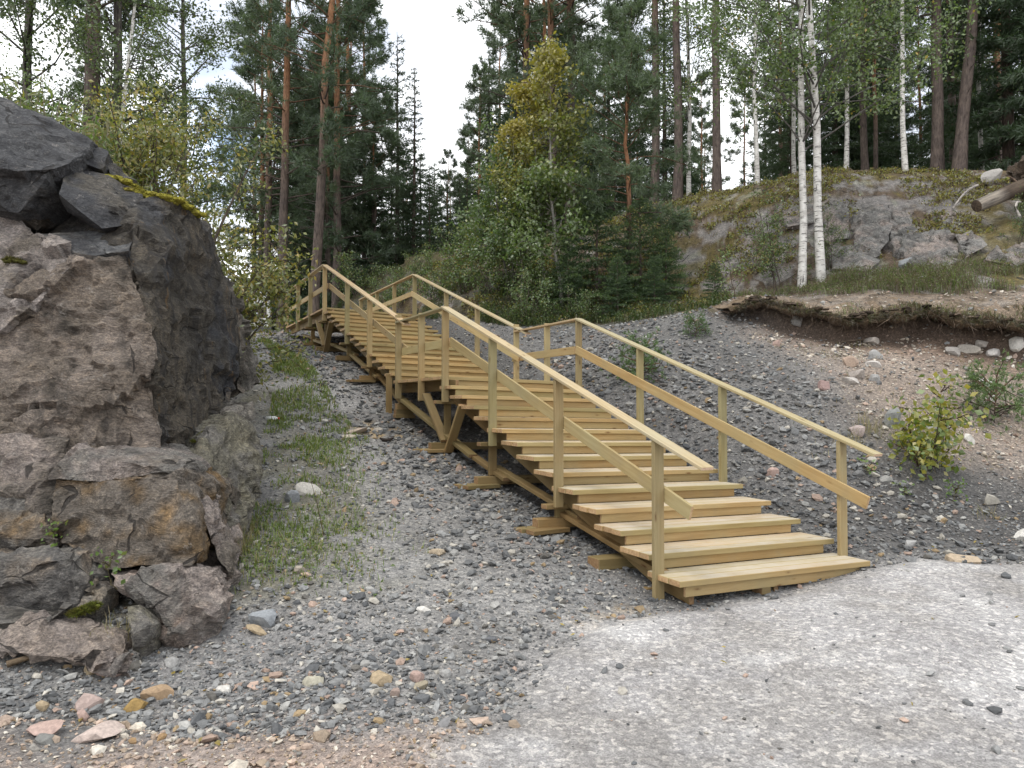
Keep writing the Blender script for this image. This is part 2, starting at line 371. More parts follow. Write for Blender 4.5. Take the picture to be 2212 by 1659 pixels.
for p in ((1600, 1050, 8.6), (1700, 930, 9.3), (1850, 800, 10.6), (1990, 1035, 8.8), (2000, 1150, 7.8), (2212, 1200, 7.3), (2212, 1000, 9.2), (2212, 850, 10.6), (2212, 742, 11.6),
          (1700, 720, 12.5), (1850, 735, 12.0), (1330, 716, 14.0), (1580, 673, 13.2), (1450, 695, 13.6), (1300, 690, 16), (1480, 670, 15.6), (1100, 742, 14.8), (1000, 652, 18), (900, 622, 21),
          (1000, 570, 22), (940, 546, 25), (1100, 520, 24), (1200, 500, 23), (1320, 490, 22), (1460, 450, 21), (1620, 402, 20.5), (1750, 377, 20), (1900, 372, 19.5), (2000, 372, 19.3),
          (1600, 642, 16), (1400, 650, 16.5), (1200, 655, 17), (1750, 618, 15.2), (1900, 592, 14.8), (2100, 582, 14.2), (1550, 530, 18.3), (1700, 480, 17.6), (1900, 470, 17.0), (2080, 470, 16.6),
          (2212, 690, 12.0), (2212, 640, 12.9), (2212, 575, 14.1), (2212, 480, 15.6), (2212, 372, 18.2), (1700, 668, 13.2), (1850, 650, 13.2), (2000, 645, 13.0),
          (790, 612, 25), (850, 640, 22.5)):
    cpp(*p)
for p in ((0, -8, -.05), (8, -8, -.05), (-8, -8, -.05), (0, 0, 0), (0, 3, 0), (2, 3, 0), (5, 3, .02), (3, 5, .06), (5, 6.4, .06), (9, 6.5, .05), (12, 3, .05), (15, 8, .3), (15, 11.4, 2.6), (15, 18, 7.4), (15, 30, 8),
          (-3, 3, -.05), (-4.5, 4.5, .05), (-7, 2, 0), (-2.4, 5, .06), (-3.4, 5.3, .14), (3, 30, 8.3), (12, 40, 8.3), (5, 60, 8.2), (-8, 30, 4.3), (-12, 40, 4.6), (-5, 33, 5.6), (0, 36, 7), (-10, 60, 5.2), (30, 60, 8.5),
          (-2.65, 4.95, .12), (-3.0, 5.1, .24), (-3.6, 5.0, .2), (-2.95, 4.7, .10), (-2.3, 5.6, .2), (-3.4, 4.6, .08), (-8, 22.5, 3.85), (-10, 27, 4.0), (-30, 20, 4), (-30, 60, 5), (30, 15, 6), (30, 5, 1), (30, -8, 0), (-30, -8, 0), (-30, 5, .5), (-6.5, 24.5, 4.1)):
    cpxy(*p)
CP = np.array(CP)
def tps_fit(P, lam=0.02):
    n = len(P); X = P[:, :2]; K = np.sqrt(((X[:, None] - X[None]) ** 2).sum(2) + 0.5)     # multiquadric: smooth, little overshoot
    A = np.zeros((n + 1, n + 1)); A[:n, :n] = -K + np.eye(n) * lam; A[:n, n] = 1; A[n, :n] = 1
    return np.linalg.solve(A, np.append(P[:, 2], 0))
_tw = tps_fit(CP)
def z_base(X, Y):
    out = np.zeros(len(X))
    for i in range(0, len(X), 20000):
        x = X[i:i + 20000]; y = Y[i:i + 20000]
        d = np.sqrt((x[:, None] - CP[None, :, 0]) ** 2 + (y[:, None] - CP[None, :, 1]) ** 2 + 0.5)
        out[i:i + 20000] = -(d @ _tw[:-1]) + _tw[-1]
    return out
def poly_sd(X, Y, poly):
    """signed distance to a polygon, positive inside"""
    P = np.array(poly, float); Q = np.roll(P, -1, axis=0); d = np.full(len(X), 9e9); ins = np.zeros(len(X), bool)
    for (ax, ay), (bx, by) in zip(P, Q):
        ex, ey = bx - ax, by - ay; t = np.clip(((X - ax) * ex + (Y - ay) * ey) / (ex * ex + ey * ey), 0, 1)
        d = np.minimum(d, np.hypot(X - ax - t * ex, Y - ay - t * ey))
        c = ((ay > Y) != (by > Y)); 
        with np.errstate(divide='ignore', invalid='ignore'): xi = ax + (Y - ay) / (by - ay if by != ay else 1e-9) * ex
        ins ^= c & (X < xi)
    return np.where(ins, d, -d)
PAD = [(-1.2, -9), (-.25, 3.1), (.2, 4.75), (.62, 5.3), (1.05, 5.6), (1.45, 5.74), (2.4, 6.2), (3.35, 6.72), (3.9, 6.95), (5.2, 6.95), (9, 6.6), (14, 5), (16, -9)]
ROCKFOOT = [(-9, 3.6), (-5.2, 5.6), (-4.2, 6.7), (-3.75, 7.6), (-3.75, 9.2), (-4.1, 10.5), (-4.9, 12.2), (-6.6, 14.5), (-9, 17), (-14, 19), (-40, 21), (-40, 3)]
TURF_X = [-40, 3.2, 3.85, 4.33, 4.67, 5.3, 6.0, 6.94, 8.0, 11, 16, 40]; TURF_Y = [30, 13.9, 13.15, 12.85, 12.5, 12.2, 12.0, 11.75, 11.5, 11.3, 11.5, 12]
def turf_y(X): return np.interp(X, TURF_X, TURF_Y) + 0.10 * np.sin(X * 3.1) + 0.06 * np.sin(X * 7.7 + 1)
def hill_mask(X, Y):
    """1 on the rocky hill, 0 on the gravel"""
    u, a = to_ua(X, Y)
    back = np.interp(X, [-9, -5.2, -3.5, -1.5, 0, 1.5, 3.2, 3.6], [25.5, 23.8, 21.0, 17.3, 15.8, 15.2, 14.6, 14.0])
    lim = np.where(X > 3.6, turf_y(X), back)
    return sstep(-0.05, 0.25, Y - lim)
def terrain(X, Y, detail=True):
    X = np.asarray(X, float).ravel(); Y = np.asarray(Y, float).ravel()
    z = z_base(X, Y); P = np.stack([X, Y, 0 * X], 1)
    rf = poly_sd(X, Y, ROCKFOOT)
    plat = 3.45 + 0.52 * np.clip(-X - 3.7, 0, 1.7) + 0.05 * np.clip(-X - 5.4, 0, 8) - 0.10 * np.clip(Y - 9.5, 0, 8)
    z = z + (np.maximum(plat, z) - z) * sstep(0.0, 1.15, rf)
    pd = poly_sd(X, Y, PAD)
    z = z + 0.07 * sstep(-0.10, 0.22, pd) * sstep(3.2, 5.0, Y)
    step = np.where(X > 3.4, sstep(-0.06, 0.02, Y - turf_y(X)), 0) * 0.25 * sstep(3.5, 4.6, X)
    fade = 1 - sstep(0.2, 2.2, Y - turf_y(X)); z = z + step * fade
    if detail:
        hm = hill_mask(X, Y)
        ss = sstep(-0.1, 0.35, pd)
        z = z + (1 - ss) * (1 - hm) * (0.035 * fbm(P, 0.9, 3, 5) + 0.014 * fbm(P, 5, 3, 6)) + ss * (0.012 * fbm(P, 1.2, 3, 7) + 0.004 * fbm(P, 7, 3, 8))
        rk = hm * sstep(1.5, 4.0, Y - turf_y(np.maximum(X, 3.9)) * np.where(X > 3.4, 1, 0.97))
        z = z + hm * 0.05 * fbm(P, 1.6, 4, 9) + rk * (0.22 * fbm(P, 0.42, 4, 10) + facets(np.stack([X, Y * 1.0, z], 1), 0.9, 40, 0.13) + facets(np.stack([X, Y, z], 1), 2.6, 41, 0.035))
    return z
def tz(x, y): return float(terrain([x], [y])[0])

def yz(px, py):
    """forward distance at which the ray through a pixel meets the ground"""
    ys = np.linspace(2.8, 24, 900); pts = np.array([W(px, py, v) for v in ys]); z = terrain(pts[:, 0], pts[:, 1]); k = np.argmax(pts[:, 2] < z); return ys[k]

def warp_axis(a, b, dense_a, dense_b, d0, g):
    """grid lines: step d0 inside [dense_a, dense_b], growing by factor g outside"""
    mid = list(np.arange(dense_a, dense_b, d0)); s = d0; x = mid[-1]
    hi = []
    while x < b: s *= g; x += s; hi.append(x)
    s = d0; x = mid[0]; lo = []
    while x > a: s *= g; x -= s; lo.append(x)
    return np.array(lo[::-1] + mid + hi)
gx = warp_axis(-160, 160, -5.2, 9.5, 0.05, 1.05); gy = warp_axis(-40, 320, 2.9, 13.6, 0.05, 1.02)
GX, GY = np.meshgrid(gx, gy); Xf, Yf = GX.ravel(), GY.ravel()
Zf = terrain(Xf, Yf)
P3 = np.stack([Xf, Yf, Zf], 1); P2 = np.stack([Xf, Yf, 0 * Xf], 1)
def mixc(c, d, m): return c + (np.asarray(d) - c) * np.clip(m, 0, 1)[:, None]
hm = hill_mask(Xf, Yf); pd = poly_sd(Xf, Yf, PAD); rf = poly_sd(Xf, Yf, ROCKFOOT); uu_, aa_ = to_ua(Xf, Yf)
n1 = fbm(P2, 0.8, 5, 50); n2 = fbm(P2, 2.6, 5, 51); n3 = fbm(P2, 7.0, 4, 52)
C = np.tile(np.array([0.165, 0.162, 0.157]), (len(Xf), 1))
C = mixc(C, (0.25, 0.245, 0.24), sstep(-.2, .5, n1)); C = mixc(C, (0.27, 0.265, 0.255), sstep(-.2, -.9, uu_ + .5 * n1) * sstep(-2.8, -2.0, uu_ + .5 * n2) * .7)
C = mixc(C, (0.145, 0.142, 0.138), sstep(1.0, 1.8, uu_) * sstep(5, 6.5, Yf))
# pink sandy gravel in the near left, brown soil up the right bank
pink = sstep(0.0, 0.9, 3.95 + 0.5 * n1 + 0.3 * n2 - Yf) * sstep(0.5, -0.2, pd + 0.3)
C = mixc(C, (0.36, 0.275, 0.225), pink * 0.85)
soil = sstep(3.6, 5.4, Xf + 0.9 * n1) * sstep(8.6, 9.9, Yf + 0.5 * n2 + 0.12 * (Xf - 5)) 
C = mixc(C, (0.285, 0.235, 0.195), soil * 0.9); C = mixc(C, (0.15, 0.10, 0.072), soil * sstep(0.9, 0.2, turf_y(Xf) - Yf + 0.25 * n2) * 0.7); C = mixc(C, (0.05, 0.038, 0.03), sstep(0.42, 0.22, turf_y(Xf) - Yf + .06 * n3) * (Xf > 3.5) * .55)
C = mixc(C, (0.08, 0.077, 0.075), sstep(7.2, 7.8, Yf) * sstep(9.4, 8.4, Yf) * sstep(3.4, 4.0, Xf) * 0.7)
gr = sstep(-1.0, -2.0, uu_ + 0.5 * n2) * sstep(0.8, 1.6, aa_) * sstep(12, 9, aa_)
C = mixc(C, (0.115, 0.105, 0.055), gr * 0.55 * sstep(-.4, .3, n2))
saw = np.maximum(sstep(.55, .1, np.hypot(Xf - 0.85, (Yf - 5.35))), sstep(.75, .2, np.hypot(Xf + 2.0, Yf - 11.3))) * sstep(-.1, .35, n3)
C = mixc(C, (0.50, 0.36, 0.18), saw * 0.8)
padm = sstep(-0.42, 0.38, pd + 0.22 * n2 + 0.12 * n3 + 0.1 * n1)
padc = np.tile(np.array([0.415, 0.405, 0.40]), (len(Xf), 1)); padc = mixc(padc, (0.345, 0.332, 0.318), sstep(.05, .55, n1 + .45 * n3)); padc = mixc(padc, (0.50, 0.49, 0.48), sstep(.1, .6, n2))
C = C + (padc - C) * padm[:, None]
# the hill: grey rock, pinkish rock, brown heath, yellow moss, pale lichen
m1 = fbm(P3, 0.5, 5, 60); m2 = fbm(P3, 1.5, 5, 61); m3 = fbm(P3, 4.0, 4, 62)
R = np.tile(np.array([0.27, 0.255, 0.245]), (len(Xf), 1)); R = mixc(R, (0.34, 0.285, 0.265), sstep(.1, .4, m2)); R = mixc(R, (0.14, 0.135, 0.13), sstep(.0, .4, m3 + .3 * m2))
up = np.gradient(Zf.reshape(GX.shape), axis=0).ravel() / (np.gradient(GY, axis=0).ravel() + 1e-9)
flat = sstep(0.75, 0.15, up)
heath = sstep(-.05, .25, m2 + 0.5 * m3 + 0.35 * flat - 0.05 + 0.25 * sstep(17.2, 19.5, Yf))
R = mixc(R, (0.125, 0.085, 0.05), heath * 0.9)
moss = sstep(.06, .3, m1 + .6 * m2 + .4 * m3 + .25 * sstep(17.5, 19.5, Yf) - .12); R = mixc(R, (0.165, 0.138, 0.042), moss * 0.7)
R = mixc(R, (0.34, 0.35, 0.27), sstep(.3, .42, fbm(P3, 2.2, 4, 63)) * 0.55)
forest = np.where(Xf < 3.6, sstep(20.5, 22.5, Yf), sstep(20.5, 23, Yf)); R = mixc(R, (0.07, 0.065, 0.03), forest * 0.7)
low = sstep(1.8, 0.9, Yf - turf_y(Xf)) * (Xf > 3.3); lowc = mixc(np.tile(np.array([0.25, 0.20, 0.155]), (len(Xf), 1)), (0.33, 0.29, 0.25), sstep(.1, .5, m2)); lowc = mixc(lowc, (0.10, 0.075, 0.045), sstep(.0, .35, m3 + .4 * m1))
R = R + (lowc - R) * low[:, None]
vale = (Xf < 3.7) * sstep(3.0, 1.0, Yf - np.interp(Xf, [-9, -5.2, -3.5, -1.5, 0, 1.5, 3.2, 3.6], [25.5, 23.8, 21.0, 17.3, 15.8, 15.2, 14.6, 14.0]))
R = mixc(R, (0.055, 0.055, 0.025), vale * 0.7 * (Xf > -1.5))
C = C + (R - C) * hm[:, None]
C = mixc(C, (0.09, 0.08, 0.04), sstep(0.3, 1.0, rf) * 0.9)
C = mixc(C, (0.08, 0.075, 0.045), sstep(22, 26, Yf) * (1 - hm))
C = mixc(C, (0.30, 0.25, 0.23), sstep(17.0, 19.5, aa_) * sstep(24, 22, Yf) * (1 - hm) * (n2 > 0.0) * 0.6)
nxg, nyg = len(gx), len(gy)
ii = np.arange(nyg - 1)[:, None] * nxg + np.arange(nxg - 1)[None, :]
Q = np.stack([ii, ii + 1, ii + nxg + 1, ii + nxg], -1).reshape(-1, 4)
cx = Xf[Q].mean(1); cy = Yf[Q].mean(1)
fz = np.full(len(Q), 1)                                           # gravel path
fz[(to_ua(cx, cy)[0] > 1.1) & (cy > 5)] = 2                       # scree bank on the right
fz[poly_sd(cx, cy, PAD) > 0] = 0
fz[hill_mask(cx, cy) > 0.5] = 3
fz[((cy > 24) & (hill_mask(cx, cy) <= 0.5)) | (cy > 26) | (poly_sd(cx, cy, ROCKFOOT) > 0.4)] = 4
for k, nm in enumerate(('gravel_yard', 'gravel_path', 'scree_bank', 'rocky_hill', 'forest_floor')):
    q = Q[fz == k]; used = np.unique(q); remap = np.full(len(Xf), -1, np.int64); remap[used] = np.arange(len(used))
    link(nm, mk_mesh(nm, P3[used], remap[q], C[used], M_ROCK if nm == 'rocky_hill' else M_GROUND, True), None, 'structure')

# ------------------------------------------------------------------ the staircase
stair = empty('staircase', tuple(S(WID / 2, 0, 0) - ZX * 0.2))
tag(stair, 'long new pale timber staircase with two flights and two landings', 'staircase')
_box = {}
def box_mesh(l, b, t, mat=None):
    key = (round(l, 3), round(b, 3), round(t, 3), mat.name if mat else '')
    if key in _box: return _box[key]
    h = np.array([l, b, t]) / 2; c = min(0.004, t * 0.12); V = []; idx = {}
    for sx in (-1, 1):
        for sy in (-1, 1):
            for sz in (-1, 1):
                for ax in range(3):
                    p = h * np.array([sx, sy, sz]); q = p.copy()
                    for k in range(3):
                        if k != ax: q[k] -= c * (sx, sy, sz)[k]
                    idx[(sx, sy, sz, ax)] = len(V); V.append(q)
    Qs, Ts = [], []
    for ax in range(3):
        o = [k for k in range(3) if k != ax]
        for sg in (-1, 1):
            f = []
            for (a, b2) in ((-1, -1), (1, -1), (1, 1), (-1, 1)):
                k = [0, 0, 0]; k[ax] = sg; k[o[0]] = a; k[o[1]] = b2; f.append(idx[(*k, ax)])
            flip = (sg > 0) == (ax == 1)
            Qs.append(f[::-1] if flip else f)
    for ax in range(3):
        o = [k for k in range(3) if k != ax]
        for a in (-1, 1):
            for b2 in (-1, 1):
                def key2(e, which):
                    k = [0, 0, 0]; k[ax] = e; k[o[0]] = a; k[o[1]] = b2; return idx[(*k, o[which])]
                f = [key2(-1, 0), key2(1, 0), key2(1, 1), key2(-1, 1)]
                n = np.cross(np.array(V[f[1]]) - V[f[0]], np.array(V[f[2]]) - V[f[0]]); 
                if n.dot(np.mean([V[i] for i in f], axis=0)) < 0: f = f[::-1]
                Qs.append(f)
    for sx in (-1, 1):
        for sy in (-1, 1):
            for sz in (-1, 1):
                f = [idx[(sx, sy, sz, k)] for k in range(3)]
                Ts.append(f if sx * sy * sz > 0 else f[::-1])
    Vn = np.array(V); Q2 = []
    for f in Qs:
        n = np.cross(Vn[f[1]] - Vn[f[0]], Vn[f[2]] - Vn[f[0]])
        Q2.append(f if n.dot(Vn[f].mean(0)) > 0 else f[::-1])
    T2 = []
    for f in Ts:
        n = np.cross(Vn[f[1]] - Vn[f[0]], Vn[f[2]] - Vn[f[0]])
        T2.append(f if n.dot(Vn[f].mean(0)) > 0 else f[::-1])
    me = mk_mesh('board', Vn, [np.array(T2), np.array(Q2)], None, mat or M_WOOD); _box[key] = me; return me
rs = np.random.default_rng(11)
SINV = Matrix.Translation(-Vector(stair.location))
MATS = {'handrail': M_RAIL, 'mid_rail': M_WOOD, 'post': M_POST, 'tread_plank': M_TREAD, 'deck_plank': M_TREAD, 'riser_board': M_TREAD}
def board(name, p0, p1, b, t, upv, parent=None, jit=0.0):
    """a board from p0 to p1 (centre line), b across, t along the direction closest to upv"""
    p0 = np.array(p0, float); p1 = np.array(p1, float); x = p1 - p0; l = np.linalg.norm(x); x /= l
    z = np.array(upv, float); z -= x * z.dot(x); z /= np.linalg.norm(z); y = np.cross(z, x)
    c = (p0 + p1) / 2
    if jit: c = c + rs.normal(0, jit, 3)
    M = Matrix(((x[0], y[0], z[0], c[0]), (x[1], y[1], z[1], c[1]), (x[2], y[2], z[2], c[2]), (0, 0, 0, 1)))
    o = link(name, box_mesh(l, b, t, MATS.get(name, M_WOOD_SHADED)), parent or stair)
    o.matrix_local = SINV @ M
    return o
NRM = np.cross(UX / np.linalg.norm(UX), WX)           # up, square to the treads
def tread(a0, h, n=3, name='tread_plank', w=0.1375, gap=0.004):
    for j in range(n):
        a = a0 + w / 2 + j * (w + gap); e = rs.uniform(-.006, .006)
        board(name, S(0 + e, a, h - 0.024), S(WID + e, a, h - 0.024), w, 0.048, NRM, None, 0.0008)
def riser(a0, h, rise):
    board('riser_board', S(0.085, a0 + 0.052, h - 0.048 - (rise - 0.048) / 2), S(WID - 0.10, a0 + 0.052, h - 0.048 - (rise - 0.048) / 2), 0.028, rise - 0.050, ZX)
for k in range(1, 14):
    tread((k - 1) * RUN, (k - 1) * RISE); riser((k - 1) * RUN, (k - 1) * RISE, RISE if k > 1 else RISE + 0.004)
riser(A14, H14, RISE)
nl = int(LAND / 0.1415); tread(A14, H14, nl, 'deck_plank')
for k in range(1, 14):
    tread(A15 + (k - 1) * RUN2, H14 + k * RISE2); riser(A15 + (k - 1) * RUN2, H14 + k * RISE2, RISE2)
riser(A28, H28, RISE2)
tread(A28, H28, int((AEND - A28) / 0.1415) + 1, 'deck_plank')
# saw-toothed stringers
def prism(name, prof, u0, th, parent=None):
    """profile of (a, h) points, extruded th along the tread direction"""
    sl = math.atan2(RISE, RUN)
    X = WX * math.cos(sl) + ZX * math.sin(sl); Y = -np.array([math.cos(YAW), math.sin(YAW), 0.0]); Z = np.cross(X, Y)
    c = np.mean([S(u0, a, h) for q in prof for a, h in q], 0); bm = bmesh.new()
    for q in prof:                                                  # one saw tooth after the other
        V = (np.array([S(u, a, h) for u in (u0, u0 + th) for a, h in q]) - c) @ np.stack([X, Y, Z], 1); vs = [bm.verts.new(v) for v in V]
        bm.faces.new(vs[:4]); bm.faces.new(vs[4:])
        for i in range(4): bm.faces.new((vs[i], vs[(i + 1) % 4], vs[4 + (i + 1) % 4], vs[4 + i]))
    bmesh.ops.remove_doubles(bm, verts=bm.verts[:], dist=0.0005); bmesh.ops.recalc_face_normals(bm, faces=bm.faces[:])
    me = bpy.data.meshes.new(name); bm.to_mesh(me); bm.free()
    me.materials.append(M_WOOD_SHADED); o = link(name, me, parent or stair)
    M = Matrix(((X[0], Y[0], Z[0], c[0]), (X[1], Y[1], Z[1], c[1]), (X[2], Y[2], Z[2], c[2]), (0, 0, 0, 1)))
    o.matrix_local = SINV @ M; return o
def stringer(u0, a0, n, h0, run, rise, drop):
    prof = []; sl = rise / run
    bot = lambda a: max(h0 - 0.050 + (a - a0) * sl - drop - rise * .25, h0 - .21)
    for k in range(n):
        x0, x1 = a0 + k * run + 0.074, a0 + (k + 1) * run + 0.0735; t_ = h0 + k * rise - 0.056
        prof.append([(x0, bot(x0)), (x1, bot(x1)), (x1, t_), (x0, t_)])
    prism('stringer', prof, u0, 0.048)
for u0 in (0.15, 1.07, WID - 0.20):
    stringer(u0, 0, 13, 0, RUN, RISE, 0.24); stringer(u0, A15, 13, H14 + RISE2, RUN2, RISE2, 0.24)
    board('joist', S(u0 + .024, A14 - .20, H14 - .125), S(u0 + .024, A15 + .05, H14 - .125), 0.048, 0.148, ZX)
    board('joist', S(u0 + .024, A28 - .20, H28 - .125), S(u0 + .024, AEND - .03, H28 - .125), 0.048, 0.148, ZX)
PA = [0.29, 1.88, 3.43, 4.96, 5.93, 7.03, 8.72, 10.37, 12.44, 14.03, 15.62, 17.30]
UL, UR = 0.014, WID - 0.014
def rail_h(a):
    if a < 4.96: return a * RISE / RUN + 1.0
    return 0
for i, a in enumerate(PA):
    h = nose(a)
    for side, u in ((0, UL), (1, UR)):
        if i in (0,): bot = -0.30 if side == 0 else -0.16
        elif i in (4, 5): bot = h - 0.34
        elif i == 10 and side == 0: bot = h - 0.26
        elif i == 11: bot = h - 0.16
        else: bot = h - 0.31
        top = 1.0 + (H14 if i in (4, 5) else H28 if i >= 8 else h) - 0.02
        if i == 5: top = nose(A15 - .28) + 1.0 + 0.03
        if i == 3: top = H14 + 0.975 - .02
        o = board('post', S(u, a, bot), S(u, a, top), 0.097, 0.044, WX)
def rail(name, u, a0, h0, a1, h1, b, t, up):
    board(name, S(u, a0, h0), S(u, a1, h1), b, t, up)
for u, ui in ((UL, 0.079), (UR, WID - 0.079)):
    sl1 = RISE / RUN; sl2 = RISE2 / RUN2
    hA = 4.96 * sl1 + 1.0; hB = H28 + 1.0 - 0.03
    ext = -.30 if u == UL else -.10
    rail('handrail', u, ext, ext * sl1 + 1.0, 4.985, 4.985 * sl1 + 1.0 , 0.12, 0.028, ZX)
    rail('handrail', u, 4.99, hA, 7.03, hA - .005, 0.12, 0.028, ZX)
    a0 = 6.58; hb0 = hB - (12.44 - a0) * sl2
    rail('handrail', u, a0, hb0, 12.455, hB, 0.12, 0.028, ZX)
    rail('handrail', u, 12.46, hB, 17.36, hB, 0.12, 0.028, ZX)
    m = -0.455
    rail('mid_rail', ui, -.04, (-.04) * sl1 + 1.0 + m, 4.93, 4.93 * sl1 + 1.0 + m, 0.028, 0.12, ZX)
    rail('mid_rail', ui, 4.96, hA + m - .02, 7.05, hA + m - .025, 0.028, 0.12, ZX)
    rail('mid_rail', ui + (0.029 if ui < 1 else -0.029), 6.75, hB - (12.44 - 6.75) * sl2 + m - .02, 12.40, hB + m - .02, 0.028, 0.12, ZX)
    rail('mid_rail', ui, 12.43, hB + m - .02, 17.33, hB + m - .02, 0.028, 0.12, ZX)
# supports under the flights: cross beams, legs, sleepers on pads, braces, ground sills
def gz(u, a):
    p = S(u, a); return tz(p[0], p[1]) - p[2]      # height of the ground in the stair frame at (u, a)
BENT = [1.95, 3.55, 5.03, 8.80, 10.48, 12.50, 14.06]
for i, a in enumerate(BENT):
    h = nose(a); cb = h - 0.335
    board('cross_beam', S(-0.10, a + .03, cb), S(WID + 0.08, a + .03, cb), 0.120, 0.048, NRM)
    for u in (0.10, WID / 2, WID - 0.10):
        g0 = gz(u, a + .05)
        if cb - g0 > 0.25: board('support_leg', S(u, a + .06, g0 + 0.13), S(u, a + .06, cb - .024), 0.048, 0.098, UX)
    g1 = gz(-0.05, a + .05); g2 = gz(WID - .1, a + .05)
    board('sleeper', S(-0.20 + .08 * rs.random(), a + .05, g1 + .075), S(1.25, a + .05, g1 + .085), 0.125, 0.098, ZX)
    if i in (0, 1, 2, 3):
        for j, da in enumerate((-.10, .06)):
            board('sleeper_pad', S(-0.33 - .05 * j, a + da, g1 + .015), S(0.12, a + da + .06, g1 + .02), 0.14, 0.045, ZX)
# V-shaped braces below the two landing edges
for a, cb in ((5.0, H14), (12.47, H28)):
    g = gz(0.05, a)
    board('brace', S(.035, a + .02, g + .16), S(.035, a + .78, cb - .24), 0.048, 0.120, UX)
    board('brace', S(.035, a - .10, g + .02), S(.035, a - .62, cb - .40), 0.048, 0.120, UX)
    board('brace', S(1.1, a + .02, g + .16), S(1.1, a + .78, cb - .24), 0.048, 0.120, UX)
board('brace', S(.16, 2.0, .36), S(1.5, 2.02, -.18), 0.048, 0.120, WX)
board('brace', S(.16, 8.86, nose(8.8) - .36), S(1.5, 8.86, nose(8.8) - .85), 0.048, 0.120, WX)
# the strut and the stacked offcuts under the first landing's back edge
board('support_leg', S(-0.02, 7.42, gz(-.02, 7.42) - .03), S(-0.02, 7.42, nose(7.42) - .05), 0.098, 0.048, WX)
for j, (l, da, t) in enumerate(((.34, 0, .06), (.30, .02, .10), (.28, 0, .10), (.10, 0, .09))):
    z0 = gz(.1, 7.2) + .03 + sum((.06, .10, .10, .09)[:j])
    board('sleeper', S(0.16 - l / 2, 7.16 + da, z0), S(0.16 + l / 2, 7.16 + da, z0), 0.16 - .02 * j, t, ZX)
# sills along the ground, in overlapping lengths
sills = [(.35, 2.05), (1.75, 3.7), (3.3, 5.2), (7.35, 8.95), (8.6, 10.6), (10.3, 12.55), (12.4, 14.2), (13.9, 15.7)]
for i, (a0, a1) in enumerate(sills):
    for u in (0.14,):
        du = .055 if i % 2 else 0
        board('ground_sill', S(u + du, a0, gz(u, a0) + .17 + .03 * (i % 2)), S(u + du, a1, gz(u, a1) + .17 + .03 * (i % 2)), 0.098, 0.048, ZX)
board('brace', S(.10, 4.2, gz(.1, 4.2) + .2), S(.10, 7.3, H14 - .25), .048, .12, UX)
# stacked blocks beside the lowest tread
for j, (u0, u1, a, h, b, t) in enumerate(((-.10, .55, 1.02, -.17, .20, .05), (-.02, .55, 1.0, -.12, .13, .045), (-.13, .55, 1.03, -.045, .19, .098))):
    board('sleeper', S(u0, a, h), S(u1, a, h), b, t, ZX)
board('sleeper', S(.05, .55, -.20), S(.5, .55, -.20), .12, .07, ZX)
for u in (.9, 1.6): board('sleeper', S(u, .10, -.165), S(u + .10, .10, -.165), .12, .06, ZX)

